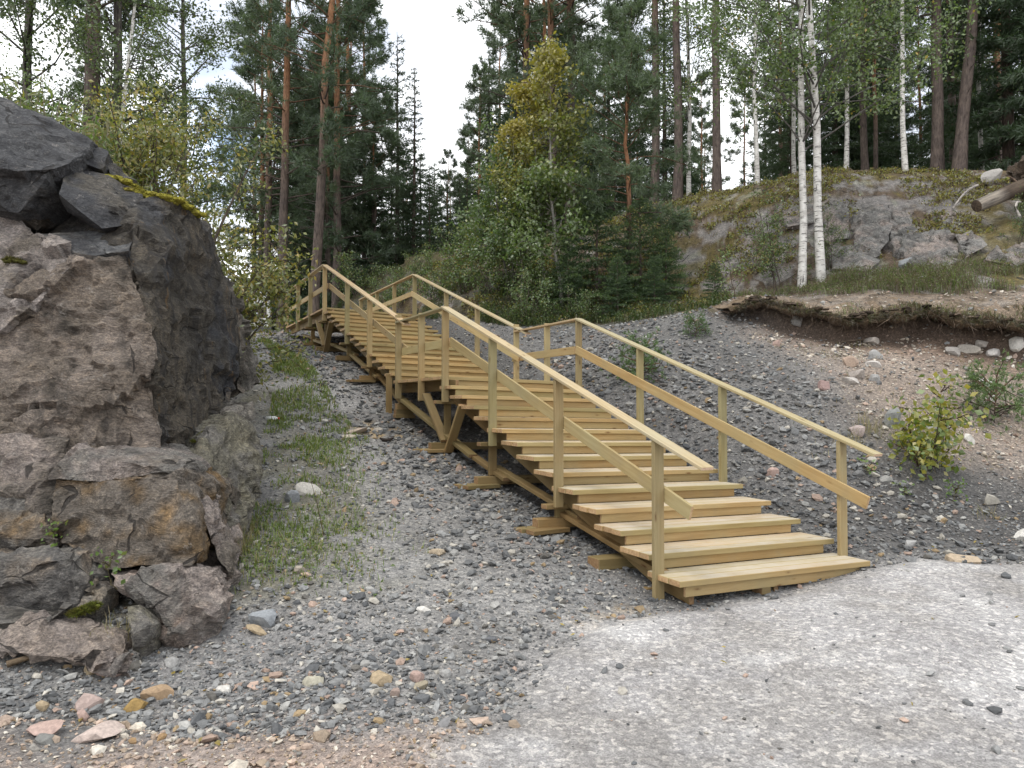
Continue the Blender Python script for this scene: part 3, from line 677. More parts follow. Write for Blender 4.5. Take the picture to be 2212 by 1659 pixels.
# ------------------------------------------------------------------ the cut rock on the left, block by block
SLATE = (0.060, 0.062, 0.068); DARK = (0.085, 0.078, 0.068); BROWN = (0.185, 0.162, 0.138); PINK = (0.31, 0.268, 0.245); GREY = (0.20, 0.19, 0.175); OCHRE = (0.20, 0.135, 0.07); LICHEN = (0.22, 0.205, 0.155)
def rock_mesh(name, pts, bdir, voxel=0.05, cols=(GREY, PINK, DARK), amp=0.05, seed=1, strata=None, world=True, sink=0.0):
    """broken block: hull of the points and of the points pushed back, remeshed evenly, then chipped"""
    P = np.array([W(*p) for p in pts]) if world else np.array(pts, float)
    if bdir is not None:
        b = np.array(bdir, float); c = P.mean(0); P = np.concatenate([P, c + (P - c) * 1.0 + b])
    if sink:
        lo = P[:, 2].min(); h = P[:, 2].max() - lo; q = P[P[:, 2] < lo + .4 * h]; P = np.concatenate([P, q + np.array([0, .06, -sink])])
    voxel = voxel * 0.85
    bm = bmesh.new()
    for p in P: bm.verts.new(p)
    r = bmesh.ops.convex_hull(bm, input=bm.verts[:])
    bmesh.ops.delete(bm, geom=[v for v in bm.verts if not v.link_faces], context='VERTS')
    bmesh.ops.dissolve_limit(bm, angle_limit=0.05, verts=bm.verts[:], edges=bm.edges[:])
    bmesh.ops.triangulate(bm, faces=bm.faces[:]); bmesh.ops.recalc_face_normals(bm, faces=bm.faces[:])
    for it in range(9):
        el = [e for e in bm.edges if e.calc_length() > voxel * 1.7]
        if not el: break
        bmesh.ops.subdivide_edges(bm, edges=el, cuts=1); bmesh.ops.triangulate(bm, faces=[f for f in bm.faces if len(f.verts) > 3])
    bm.normal_update(); n = len(bm.verts); bm.verts.index_update()
    V = np.array([v.co[:] for v in bm.verts]); Nn = np.array([v.normal[:] for v in bm.verts]); F = np.array([[v.index for v in f.verts] for f in bm.faces], np.int32); bm.free()
    Vd = V + 0.25 * np.stack([fbm(V, 1.7, 2, seed + 90), fbm(V, 1.7, 2, seed + 91), fbm(V, 1.7, 2, seed + 92)], 1)
    d = amp * 0.45 * fbm(V, 1.0, 2, seed) + facets(Vd * np.array([1, 1, 1.5]), 1.7, seed + 3, amp * 1.35) + facets(Vd * np.array([1, 1, 1.3]), 4.3, seed + 9, amp * 0.75) + facets(V, 10.5, seed + 12, amp * 0.30) + amp * 0.18 * fbm(V, 9, 3, seed + 5, ridged=True) - amp * .35
    if strata is not None:
        q = V @ np.array(strata); lay = np.floor(q * 7 + 0.8 * fbm(V, 1.2, 3, seed + 7)); d = d + amp * 0.6 * (_hash(lay.astype(np.int64), lay.astype(np.int64) * 0, lay.astype(np.int64) * 0, seed) - 0.5)
    V2 = V + Nn * d[:, None]
    c0, c1, c2 = (np.array(c) for c in cols)
    a = fbm(V, 2.4, 6, seed + 20, .62); b = fbm(V * np.array([1, 1, 0.45]), 3.0, 6, seed + 21, .62); e = fbm(V, 8, 4, seed + 22, .6)
    Cc = np.tile(c0, (n, 1)); Cc = mixc(Cc, c1, sstep(-.12, .3, a + .45 * e)); Cc = mixc(Cc, c2, sstep(-.02, .36, b + .45 * e))
    return V2, F, Cc
def rock(name, pts, bdir, parent=None, mat=None, **k):
    mat = mat or M_ROCK
    V, F, C_ = rock_mesh(name, pts, bdir, **k)
    if parent is None:
        c = V.mean(0); c[2] = V[:, 2].min(); o = link(name, mk_mesh(name, V - c, F, C_, mat, False)); o.location = c; return o
    o = link(name, mk_mesh(name, V - np.array(parent.location), F, C_, mat, False), parent); return o
cliff = empty('rock_cliff', (-3.6, 6.4, 0.1))
tag(cliff, 'tall dark and pinkish brown cut rock face beside the gravel path', 'rock face')
rock('rock_core', [(-260, 330, 8.2), (150, 335, 8.2), (400, 480, 8.7), (490, 620, 9.4), (500, 880, 8.6), (345, 1000, 7.0), (100, 1180, 6.35), (-260, 1230, 6.4)], (-2.2, 1.5, 0), cliff, voxel=0.10, cols=(DARK, BROWN, SLATE), seed=2)
rock('rock_block', [(306, 418, 6.95), (376, 425, 7.15), (428, 466, 7.55), (463, 503, 7.95), (484, 574, 8.15), (497, 610, 8.25), (508, 690, 8.35), (506, 734, 8.3), (514, 842, 8.05), (458, 925, 7.2), (403, 961, 6.6), (337, 958, 6.15), (334, 895, 6.12), (330, 690, 6.15), (275, 547, 6.3)], (-2.0, .7, 0), cliff, voxel=0.055, cols=((.075, .068, .058), (0.11, 0.095, 0.075), SLATE), amp=0.05, seed=3, strata=(.86, .4, .25), mat=M_ROCKV)
rock('rock_block', [(271, 549, 6.28), (158, 568, 6.2), (55, 700, 6.0), (0, 714, 5.95), (-180, 712, 5.9), (-180, 960, 5.7), (0, 955, 5.72), (165, 980, 5.8), (334, 962, 6.08), (336, 895, 6.1), (330, 690, 6.13)], (-.5, 1.3, 0), cliff, voxel=0.05, cols=((.20, .168, .138), (0.25, 0.212, 0.182), (.085, .074, .062)), amp=0.05, seed=4)
rock('rock_block', [(-180, 950, 5.75), (0, 948, 5.72), (130, 958, 5.76), (168, 975, 5.78), (112, 1031, 5.65), (125, 1130, 5.6), (66, 1066, 5.55), (0, 1062, 5.5), (-180, 1062, 5.5)], (-.3, 1.0, 0), cliff, voxel=0.045, cols=(BROWN, PINK, DARK), seed=5)
rock('rock_ledge', [(165, 974, 5.6), (300, 1000, 5.45), (396, 997, 5.6), (398, 1016, 5.58), (381, 1026, 5.5), (230, 1042, 5.45), (110, 1034, 5.5), (337, 962, 6.05), (190, 958, 5.95)], (0, .5, -.02), cliff, voxel=0.04, cols=(GREY, PINK, (.16, .14, .12)), amp=0.035, seed=6)
rock('rock_block', [(118, 1033, 5.52), (230, 1040, 5.42), (381, 1021, 5.45), (436, 1060, 5.62), (440, 1105, 5.52), (436, 1189, 5.35), (414, 1222, 5.2), (235, 1238, 5.22), (121, 1174, 5.4)], (-.2, 1.2, 0), cliff, voxel=0.042, cols=(BROWN, OCHRE, DARK), amp=0.035, seed=7)
rock('rock_wedge', [(434, 1058, 5.78), (491, 1170, 5.72), (502, 1192, 5.66), (499, 1250, 5.6), (473, 1203, 5.55), (438, 1110, 5.6)], (-.25, .8, 0), cliff, voxel=0.04, cols=(PINK, BROWN, OCHRE), amp=0.05, seed=8)
rock('rock_slab', [(458, 926, 6.9), (505, 892, 7.3), (548, 922, 7.6), (568, 958, 7.5), (561, 1013, 7.2), (535, 1181, 6.7), (506, 1191, 6.35), (436, 1060, 6.0), (403, 1009, 6.1), (420, 960, 6.4)], (-1.0, .5, 0), cliff, voxel=0.045, cols=(LICHEN, (.16, .15, .12), GREY), amp=0.04, seed=9, strata=(.1, .1, .99))
rock('rock_cap', [(455, 931, 6.95), (500, 891, 7.3), (546, 866, 7.8), (553, 903, 7.75), (520, 914, 7.4)], (-.5, .4, .0), cliff, voxel=0.04, cols=(GREY, (.27, .25, .22), DARK), amp=0.03, seed=10)
rock('rock_block', [(500, 600, 8.5), (522, 655, 9.0), (546, 735, 9.6), (552, 775, 9.7), (545, 840, 9.2), (526, 850, 8.7)], (-1.2, .6, -.2), cliff, voxel=0.06, cols=(DARK, GREY, BROWN), seed=11)
rock('rock_slope', [(-180, 432, 7.0), (0, 447, 6.7), (40, 469, 6.6), (73, 513, 6.4), (176, 553, 6.25), (158, 571, 6.15), (81, 645, 6.0), (0, 718, 5.92), (-180, 732, 5.9)], (-.35, 1.2, -.35), cliff, voxel=0.045, cols=((.33, .295, .275), (0.26, 0.232, 0.215), BROWN), amp=0.055, seed=12)
rock('rock_ledge', [(85, 505, 6.5), (220, 495, 6.85), (293, 507, 6.72), (280, 541, 6.3), (176, 553, 6.22)], (-.15, .5, -.6), cliff, voxel=0.045, cols=((.16, .165, .17), GREY, SLATE), amp=0.022, seed=13)
rock('rock_block', [(147, 354, 6.9), (235, 372, 7.0), (312, 416, 7.0), (334, 481, 6.78), (220, 495, 6.45), (127, 419, 6.35), (137, 447, 6.5), (170, 490, 6.95)], (-.3, 1.2, -.1), cliff, voxel=0.045, cols=(SLATE, (.085, .088, .094), (.10, .092, .08)), amp=0.022, seed=14)
rock('rock_slab', [(0, 201, 7.2), (121, 267, 7.15), (200, 304, 7.1), (185, 342, 6.85), (147, 353, 6.6), (110, 365, 6.45), (37, 370, 6.3), (0, 353, 6.3), (-220, 340, 6.3), (-220, 120, 7.3)], (-.2, 1.3, -.35), cliff, voxel=0.05, cols=((.078, .08, .086), (.11, .112, .116), SLATE), amp=0.026, seed=15, strata=(.2, -.5, .85))
rock('rock_slab', [(-220, 358, 6.48), (0, 360, 6.42), (104, 368, 6.5), (99, 386, 6.45), (40, 461, 6.45), (0, 447, 6.5), (-220, 442, 6.55)], (-.1, 1.0, -.3), cliff, voxel=0.045, cols=((.085, .088, .094), (.12, .12, .12), SLATE), amp=0.022, seed=16, strata=(.2, -.5, .85))
rock('rock_block', [(143, 347, 6.8), (187, 336, 7.05), (152, 425, 6.95), (121, 490, 6.9), (81, 501, 6.68), (42, 465, 6.55)], (-.7, .8, -.2), cliff, voxel=0.045, cols=((.075, .06, .045), DARK, SLATE), amp=0.015, seed=17)
rock('rock_block', [(187, 307, 7.2), (237, 325, 7.2), (222, 368, 7.0), (180, 352, 6.9)], (-.25, .7, -.1), cliff, voxel=0.04, cols=(SLATE, (.10, .10, .105), DARK), amp=0.018, seed=18)
rock('rock_block', [(232, 352, 7.3), (262, 365, 7.5), (290, 390, 7.6), (240, 384, 7.2)], (-.2, .7, -.1), cliff, voxel=0.04, cols=(GREY, SLATE, DARK), amp=0.03, seed=19)
def boulder(label, pts, bdir, **k):
    k.setdefault('sink', .22)
    return tag(rock('boulder', pts, bdir, None, **k), label, 'boulder')
boulder('square grey boulder with flat top at the foot of the cut rock', [(-180, 1176, 5.5), (0, 1173, 5.4), (161, 1175, 5.4), (183, 1190, 5.2), (187, 1247, 5.1), (165, 1302, 5.0), (0, 1299, 4.95), (-180, 1292, 4.95), (0, 1215, 5.0), (160, 1208, 5.05), (-180, 1215, 5.0)], (-.1, .6, 0), voxel=0.04, cols=(GREY, (.13, .125, .12), (.25, .21, .17)), amp=0.045, seed=30)
boulder('ochre and grey boulder wedged above the square grey boulder', [(-180, 1062, 5.6), (0, 1062, 5.55), (66, 1066, 5.55), (121, 1127, 5.45), (125, 1166, 5.4), (37, 1163, 5.3), (0, 1150, 5.3), (-180, 1142, 5.3)], (-.1, .6, 0), voxel=0.04, cols=(GREY, OCHRE, BROWN), amp=0.045, seed=31)
boulder('pale pink and grey boulder below the rust stained rock block', [(235, 1238, 5.2), (385, 1229, 5.1), (466, 1227, 5.25), (491, 1280, 5.2), (469, 1317, 5.05), (396, 1372, 4.85), (345, 1358, 4.85), (315, 1290, 4.95)], (-.15, .7, -.05), voxel=0.038, cols=(PINK, GREY, (.36, .29, .25)), amp=0.05, seed=32)
boulder('thin layered slab lying under the square grey boulder', [(-180, 1298, 4.97), (0, 1301, 4.93), (150, 1311, 4.97), (112, 1336, 4.8), (0, 1346, 4.75), (-180, 1346, 4.75)], (0, .5, -.05), voxel=0.038, cols=(GREY, PINK, DARK), amp=0.03, seed=33)
boulder('jagged low pink slab half buried in dark gravel', [(-120, 1340, 4.88), (0, 1340, 4.88), (143, 1342, 4.95), (192, 1364, 4.9), (225, 1348, 4.95), (286, 1371, 4.85), (263, 1434, 4.45), (214, 1430, 4.45), (165, 1397, 4.6), (55, 1384, 4.62), (-120, 1390, 4.6)], (0, .3, -.2), voxel=0.036, cols=((.32, .27, .235), PINK, GREY), amp=0.055, seed=34)
boulder('small grey boulder in the gap right of the square boulder', [(187, 1192, 5.4), (214, 1200, 5.35), (236, 1240, 5.3), (200, 1258, 5.2), (188, 1240, 5.2)], (-.05, .3, 0), voxel=0.03, cols=(GREY, DARK, BROWN), amp=0.03, seed=35)
boulder('pale tan wedge of rock leaning on the square boulder', [(190, 1250, 5.15), (212, 1285, 5.05), (205, 1305, 5.0), (168, 1310, 4.98), (178, 1280, 5.05)], (0, .25, 0), voxel=0.03, cols=((.28, .24, .19), GREY, BROWN), amp=0.025, seed=36)
boulder('upright grey splinter of rock between the two pink slabs', [(277, 1312, 4.85), (300, 1308, 4.88), (318, 1352, 4.7), (292, 1368, 4.68), (280, 1345, 4.75)], (-.02, .2, -.05), voxel=0.03, cols=(GREY, LICHEN, DARK), amp=0.025, seed=37)
# bare rock blocks that stand out of the hill on the right
outcrop = empty('rock_outcrop', tuple(W(1950, 520, 16.5))); tag(outcrop, 'cracked grey and pinkish bedrock blocks showing through the mossy hill', 'rock outcrop')
for i, (poly, Y) in enumerate((([(1790, 455), (1828, 437), (1838, 470), (1830, 515), (1785, 520), (1770, 490)], 16.9), ([(1846, 450), (1905, 440), (1925, 462), (1918, 520), (1888, 555), (1845, 535)], 16.6), ([(1932, 455), (1968, 452), (1972, 500), (1945, 556), (1922, 520)], 16.5),
                              ([(1950, 500), (2000, 480), (2050, 500), (2075, 545), (2050, 590), (1985, 600), (1950, 560)], 15.9), ([(2030, 455), (2062, 445), (2070, 475), (2040, 490)], 16.6), ([(2060, 505), (2110, 500), (2130, 530), (2090, 555)], 16.2),
                              ([(2120, 560), (2160, 530), (2230, 520), (2260, 545), (2200, 575)], 15.6), ([(1690, 455), (1740, 445), (1790, 430), (1760, 480), (1700, 490)], 17.4), ([(1870, 590), (1905, 575), (1925, 600), (1890, 615)], 15.2), ([(1780, 540), (1840, 530), (1900, 560), (1880, 585), (1800, 580)], 16.0))):
    pts = [W(*q, yz(*q) - .22) for q in poly]; pts = [p if yz(*q) < 22 else W(*q, Y) for p, q in zip(pts, poly)]
    V, F, C_ = rock_mesh('rock_block', pts, (0.05, 1.5, -.5), voxel=0.075, cols=((.25, .245, .235), (.32, .275, .25), (.16, .157, .15)), amp=0.06, seed=50 + i, world=False)
    link('rock_block', mk_mesh('rock_block', V - np.array(outcrop.location), F, C_, M_ROCK, False), outcrop)

# ------------------------------------------------------------------ gravel
ICO_V = None
def ico(sub):
    bm = bmesh.new(); bmesh.ops.create_icosphere(bm, subdivisions=sub, radius=1.0); bm.verts.ensure_lookup_table()
    V = np.array([v.co[:] for v in bm.verts]); F = np.array([[v.index for v in f.verts] for f in bm.faces]); bm.free(); return V, F
ICO1 = ico(1); ICO2 = ico(2); OCT = (np.array([[1, 0, 0], [-1, 0, 0], [0, 1, 0], [0, -1, 0], [0, 0, 1], [0, 0, -1]], float), np.array([[0, 2, 4], [2, 1, 4], [1, 3, 4], [3, 0, 4], [2, 0, 5], [1, 2, 5], [3, 1, 5], [0, 3, 5]]))
def rot_mats(rng, n, tilt):
    yaw = rng.uniform(0, 2 * PI, n); ax = rng.normal(0, tilt, n); ay = rng.normal(0, tilt, n)
    cy_, sy_ = np.cos(yaw), np.sin(yaw); Z = np.zeros(n); O = np.ones(n)
    Rz = np.stack([np.stack([cy_, -sy_, Z], 1), np.stack([sy_, cy_, Z], 1), np.stack([Z, Z, O], 1)], 1)
    cx_, sx_ = np.cos(ax), np.sin(ax); Rx = np.stack([np.stack([O, Z, Z], 1), np.stack([Z, cx_, -sx_], 1), np.stack([Z, sx_, cx_], 1)], 1)
    c2, s2 = np.cos(ay), np.sin(ay); Ry = np.stack([np.stack([c2, Z, s2], 1), np.stack([Z, O, Z], 1), np.stack([-s2, Z, c2], 1)], 1)
    return np.einsum('nij,njk->nik', np.einsum('nij,njk->nik', Ry, Rx), Rz)
def scatter_stones(rng, P, size, colr, base, tilt=0.35, flat=(0.28, 0.7)):
    n = len(P); V0, F0 = base; k = len(V0)
    V = V0[None] * (1 + rng.uniform(-.38, .38, (n, k, 1)))
    V = V * np.stack([np.ones(n), rng.uniform(.55, .95, n), rng.uniform(*flat, n)], 1)[:, None, :] * (size / 2)[:, None, None]
    V = np.einsum('nij,nkj->nki', rot_mats(rng, n, tilt), V) + P[:, None, :]
    F = F0[None] + (np.arange(n) * k)[:, None, None]
    return V.reshape(-1, 3), F.reshape(-1, 3), np.repeat(colr, k, axis=0)
PAL_SLATE = np.array([(.10, .105, .115), (.14, .145, .155), (.19, .195, .205), (.25, .255, .265), (.32, .32, .32), (.12, .115, .11), (.42, .40, .37), (.36, .27, .23), (.28, .21, .13)]); PW_SLATE = [.13, .20, .21, .17, .10, .05, .07, .05, .02]
PAL_WARM = np.array([(.36, .29, .24), (.42, .33, .28), (.30, .24, .19), (.50, .46, .41), (.22, .21, .20), (.16, .16, .17), (.55, .52, .48), (.33, .22, .12)]); PW_WARM = [.22, .18, .16, .12, .12, .10, .07, .03]
PAL_SOIL = np.array([(.40, .35, .30), (.50, .46, .42), (.30, .27, .24), (.24, .235, .23), (.38, .29, .25), (.60, .57, .53), (.15, .15, .16)]); PW_SOIL = [.22, .2, .16, .14, .12, .08, .08]
def gravel(name, n, seed, kmed, kmin, base, sel, maxs=0.07, sig=0.45, sink=0.15):
    rng = np.random.default_rng(seed)
    Y = 2.9 * np.exp(rng.random(n) * math.log(24 / 2.9)); X = rng.uniform(-.80, .80, n) * Y
    u, a = to_ua(X, Y); pd_ = poly_sd(X, Y, PAD); hm_ = hill_mask(X, Y); rf_ = poly_sd(X, Y, ROCKFOOT); P2_ = np.stack([X, Y, 0 * X], 1)
    n1_ = fbm(P2_, .8, 4, 50); n2_ = fbm(P2_, 2.6, 4, 51)
    keep = rng.random(n) < sel(X, Y, u, a, pd_, hm_, rf_, n1_, n2_)
    X, Y, u, a, pd_, hm_, n1_, n2_ = (q[keep] for q in (X, Y, u, a, pd_, hm_, n1_, n2_)); m = len(X)
    coarse = np.maximum(sstep(-1.6, -.6, u + .5 * n2_) * sstep(.9, .3, u) * sstep(.6, 1.6, a), sstep(2.0, 2.6, u) * sstep(4.9, 3.6, u + .6 * n1_) * sstep(-1.5, 0, a) * sstep(9, 6.5, a))
    size = np.maximum(kmed, kmin * Y) * np.exp(rng.normal(0, sig, m)) * (1 + .55 * coarse); size = size * np.where((Y + .5 * n1_ < 4.0), .72, 1.0); size = np.clip(size, .008, maxs * (1 + .3 * coarse))
    pink = (Y + .5 * n1_ < 4.05) & (pd_ < .2); soil = (X + .9 * n1_ > 4.3) & (Y + .5 * n2_ + .12 * (X - 5) > 9.1)
    ci = np.where(pink[:, None], PAL_WARM[rng.choice(len(PAL_WARM), m, p=np.array(PW_WARM) / sum(PW_WARM))], PAL_SLATE[rng.choice(len(PAL_SLATE), m, p=np.array(PW_SLATE) / sum(PW_SLATE))])
    ci = np.where(soil[:, None] & (rng.random(m) < .8)[:, None], PAL_SOIL[rng.choice(len(PAL_SOIL), m, p=np.array(PW_SOIL) / sum(PW_SOIL))], ci)
    ci = ci * np.array([1.0, .985, .93]) * rng.uniform(.8, 1.2, (m, 1)) * (1 - .18 * coarse)[:, None]
    Z = terrain(X, Y) + size * sink
    V, F, Cv = scatter_stones(rng, np.stack([X, Y, Z], 1), size, ci, base)
    o = link(name, mk_mesh(name, V, F, Cv, M_STONE, False)); return m, tag(o, None, None, None, 'stuff')
def sel_all(X, Y, u, a, pd, hm, rf, n1, n2):
    p = np.ones(len(X)); p *= 1 - .985 * sstep(-.25, .12, pd + .2 * n2); p *= (1 - hm * (1 - .35 * sstep(2.2, .4, Y - turf_y(X)) * (X > 3.4))); p *= rf < .1
    soil = sstep(3.6, 5.4, X + .9 * n1) * sstep(8.6, 9.9, Y); p *= 1 - .05 * soil
    gr = sstep(-1.0, -2.0, u + .5 * n2) * sstep(.8, 1.6, a) * sstep(12, 9, a); p *= 1 - .45 * gr
    p *= 1 - .40 * sstep(-.2, -.9, u + .5 * n1) * sstep(-2.6, -1.8, u + .5 * n2) * (a > -.5); p *= 1 - .5 * ((Y + .5 * n1 < 4.0) & (pd < .2))
    p *= ~((Y < 16) & (u > .25) & (u < 1.9) & (a > .6)) | (np.random.default_rng(5).random(len(X)) < .5)
    return p
m1_, o1_ = gravel('gravel', 92000, 101, .020, .0030, OCT, sel_all, .06)
tag(o1_, 'small dark slate chips covering the path and the bank', 'gravel')
m2_, o2_ = gravel('pebbles', 38000, 102, .040, .0052, ICO1, lambda *q: np.clip(sel_all(*q) * 1.3, 0, 1) * np.clip(.50 + .9 * q[8], .12, 1), .10, .42)
tag(o2_, 'scattered grey and pink stones over the gravel slope', 'pebbles')
print('stones', m1_, m2_)

# ------------------------------------------------------------------ plants: generators
def unit(v): return v / (np.linalg.norm(v, axis=-1, keepdims=True) + 1e-9)
def needles(rng, P, D, Ln, wd, k, col, var=0.25):
    """k thin needles fanned about direction D at every point P"""
    n = len(P); d = np.repeat(D, k, 0); p = np.repeat(P, k, 0); l = np.repeat(Ln, k) * rng.uniform(.6, 1.15, n * k)
    t = unit(d * 0.75 + rng.normal(0, .55, (n * k, 3))); tip = p + t * l[:, None]
    s = unit(np.cross(t, rng.normal(0, 1, (n * k, 3)))) * (np.repeat(np.broadcast_to(wd, (n,)), k) * rng.uniform(.7, 1.3, n * k))[:, None] * .5
    V = np.stack([p - s, p + s, tip + s * .3], 1).reshape(-1, 3); T = np.arange(n * k * 3).reshape(-1, 3)
    c = np.repeat(col, k, 0) * rng.uniform(1 - var, 1 + var, (n * k, 1)); return V, T, np.repeat(c, 3, 0)
def leaves(rng, P, size, col, up=0.3, asp=0.6, var=0.22):
    n = len(P); nrm = unit(rng.normal(0, 1, (n, 3)) + np.array([0, 0, up])); a = unit(np.cross(nrm, rng.normal(0, 1, (n, 3)))); a = unit(a - np.array([0, 0, .35])); b = unit(np.cross(nrm, a))
    s = (size * rng.uniform(.65, 1.25, n))[:, None]; w = s * asp * .5
    V = np.stack([P, P + a * s * .45 + b * w + nrm * s * .06, P + a * s, P + a * s * .45 - b * w + nrm * s * .06], 1).reshape(-1, 3)
    Q = np.arange(n * 4).reshape(-1, 4); c = col * rng.uniform(1 - var, 1 + var, (n, 1)); return V, Q, np.repeat(c, 4, 0)
def bent(rng, p0, d0, L, n=5, droop=0.0, wob=0.06):
    d = np.array(d0, float); p = np.array(p0, float); P = [p.copy()]
    for i in range(n - 1):
        d = d + rng.normal(0, wob, 3) + np.array([0, 0, -droop / n]); d /= np.linalg.norm(d); p = p + d * L / (n - 1); P.append(p.copy())
    return np.array(P)
PINE_C = np.array([0.092, 0.132, 0.080])
def pine_proto(seed, H, r0, cs, R, nlimb, L=.16, wd=.014, k=7, col=PINE_C, top=0.0, twigs=7, tufts=9, dead=8, orange=.42, wob=.03):
    rng = np.random.default_rng(seed); g = Geo(); b = Geo()
    n = 16; t = np.linspace(0, 1, n); path = np.stack([np.cumsum(rng.normal(0, wob, n)) , np.cumsum(rng.normal(0, wob, n)), t * H], 1); path[:, :2] -= path[0, :2]
    rad = r0 * ((1 - t) ** .75 * .92 + .05); rad[0] *= 1.25
    gr, og = np.array([0.125, 0.10, 0.088]), np.array([0.30, 0.155, 0.085])
    tubec = gr + (og - gr) * sstep(orange - .14, orange + .12, t)[:, None]; tube(g, path, rad, 8, tubec)
    at = lambda z: np.array([np.interp(z, path[:, 2], path[:, i]) for i in range(3)])
    TP, TD = [], []
    for i in range(nlimb):
        f = cs + (.985 - cs) * ((i + rng.uniform(-.3, .3)) / nlimb); f = min(max(f, cs), .99); q = (f - cs) / (1 - cs)
        l = R * (.35 + .65 * math.sin(min(1, q * 2.2 + .25) * PI / 2)) * (1 - q) ** .55 * rng.uniform(.6, 1.15) + .25
        el = math.radians(rng.uniform(-8, 18) + 38 * q); az = rng.uniform(0, 2 * PI)
        d = np.array([math.cos(az) * math.cos(el), math.sin(az) * math.cos(el), math.sin(el)])
        P = bent(rng, at(f * H), d, l, 6, -.25 + .3 * (1 - q), .13); r = max(.012, r0 * .22 * (1 - .6 * q))
        tube(b, P, np.linspace(r, .008, 6), 4, np.array([.17, .105, .07]) if f > orange else np.array([.10, .08, .07]))
        for s in range(twigs):
            u = rng.uniform(.28, 1) ** .8; p = np.array([np.interp(u, np.linspace(0, 1, 6), P[:, j]) for j in range(3)])
            dd = unit(d + rng.normal(0, .75, 3) + np.array([0, 0, .15])); tl = (.22 + .25 * l * (1.1 - u)) * rng.uniform(.6, 1.2)
            if s % 2 == 0: tube(b, np.array([p, p + dd * tl]), np.array([.008, .004]), 3, np.array([.10, .075, .06]))
            for w in np.linspace(.25, 1, tufts):
                TP.append(p + dd * tl * w + rng.normal(0, .06, 3)); TD.append(unit(dd + np.array([0, 0, .45]) + rng.normal(0, .35, 3)))
    for i in range(dead):
        f = rng.uniform(cs * .45, cs); az = rng.uniform(0, 2 * PI); d = np.array([math.cos(az), math.sin(az), rng.uniform(-.2, .15)])
        tube(b, bent(rng, at(f * H), d, rng.uniform(.3, 1.1), 4, .3, .2), np.linspace(.012, .004, 4), 3, np.array([.12, .105, .10]))
    TP, TD = np.array(TP), np.array(TD); c = np.tile(col, (len(TP), 1)) * np.random.default_rng(seed + 1).uniform(.75, 1.3, (len(TP), 1))
    V, T, C_ = needles(rng, TP, TD, np.full(len(TP), L), wd, k, c); cr = Geo(); cr.add(V, T=T, C=C_)
    return {'trunk': g.mesh('trunk', M_BARK, True), 'branches': b.mesh('branches', M_TWIG, True), 'crown': cr.mesh('crown', M_NEEDLE)}
def spruce_proto(seed, H, r0, R, nlimb, cs=.04, L=.13, wd=.022, k=5, col=np.array([.056, .092, .046]), droop=.55, step=.11, tipc=None, sparse=1.0):
    rng = np.random.default_rng(seed); g = Geo(); b = Geo(); t = np.linspace(0, 1, 8); path = np.stack([rng.normal(0, .02, 8) * t, rng.normal(0, .02, 8) * t, t * H], 1)
    tube(g, path, r0 * (1 - t) ** .8 + .008, 7, np.array([.10, .078, .065])); TP, TD, TC = [], [], []
    for i in range(nlimb):
        f = cs + (.985 - cs) * (i / nlimb) ** .92; q = (f - cs) / (1 - cs); l = R * (1 - q) ** .82 * rng.uniform(.65, 1.12) + .12; az = i * 2.4 + rng.uniform(-.4, .4); el = math.radians(-12 + 45 * q)
        d = np.array([math.cos(az) * math.cos(el), math.sin(az) * math.cos(el), math.sin(el)]); P = bent(rng, (0, 0, f * H), d, l, 6, droop * (1 - .8 * q) - .25, .05)
        tube(b, P, np.linspace(max(.008, r0 * .16), .004, 6), 3, np.array([.09, .07, .06])); side = unit(np.cross(d, (0, 0, 1)))
        for s in np.arange(.18, 1.001, step / max(l, .2)):
            p = np.array([np.interp(s, np.linspace(0, 1, 6), P[:, j]) for j in range(3)]); w = (1.02 - s) * .5 * l + .06
            for sg in (-1, 1):
                if rng.random() > sparse: continue
                dd = unit(d * .75 + sg * side * .8 + np.array([0, 0, -.28 * droop]) + rng.normal(0, .12, 3)); m = max(1, int(w / .10))
                for e in range(m + 1):
                    TP.append(p + dd * w * e / m); TD.append(unit(dd + rng.normal(0, .2, 3))); TC.append(col * (1.0 if tipc is None or e < m else 1.0) if tipc is None or s < .8 else tipc)
    TP, TD, TC = np.array(TP), np.array(TD), np.array(TC)
    V, T, C_ = needles(rng, TP, TD, np.full(len(TP), L), wd, k, TC); cr = Geo(); cr.add(V, T=T, C=C_)
    return {'trunk': g.mesh('trunk', M_BARK, True), 'branches': b.mesh('branches', M_TWIG, True), 'crown': cr.mesh('crown', M_NEEDLE)}
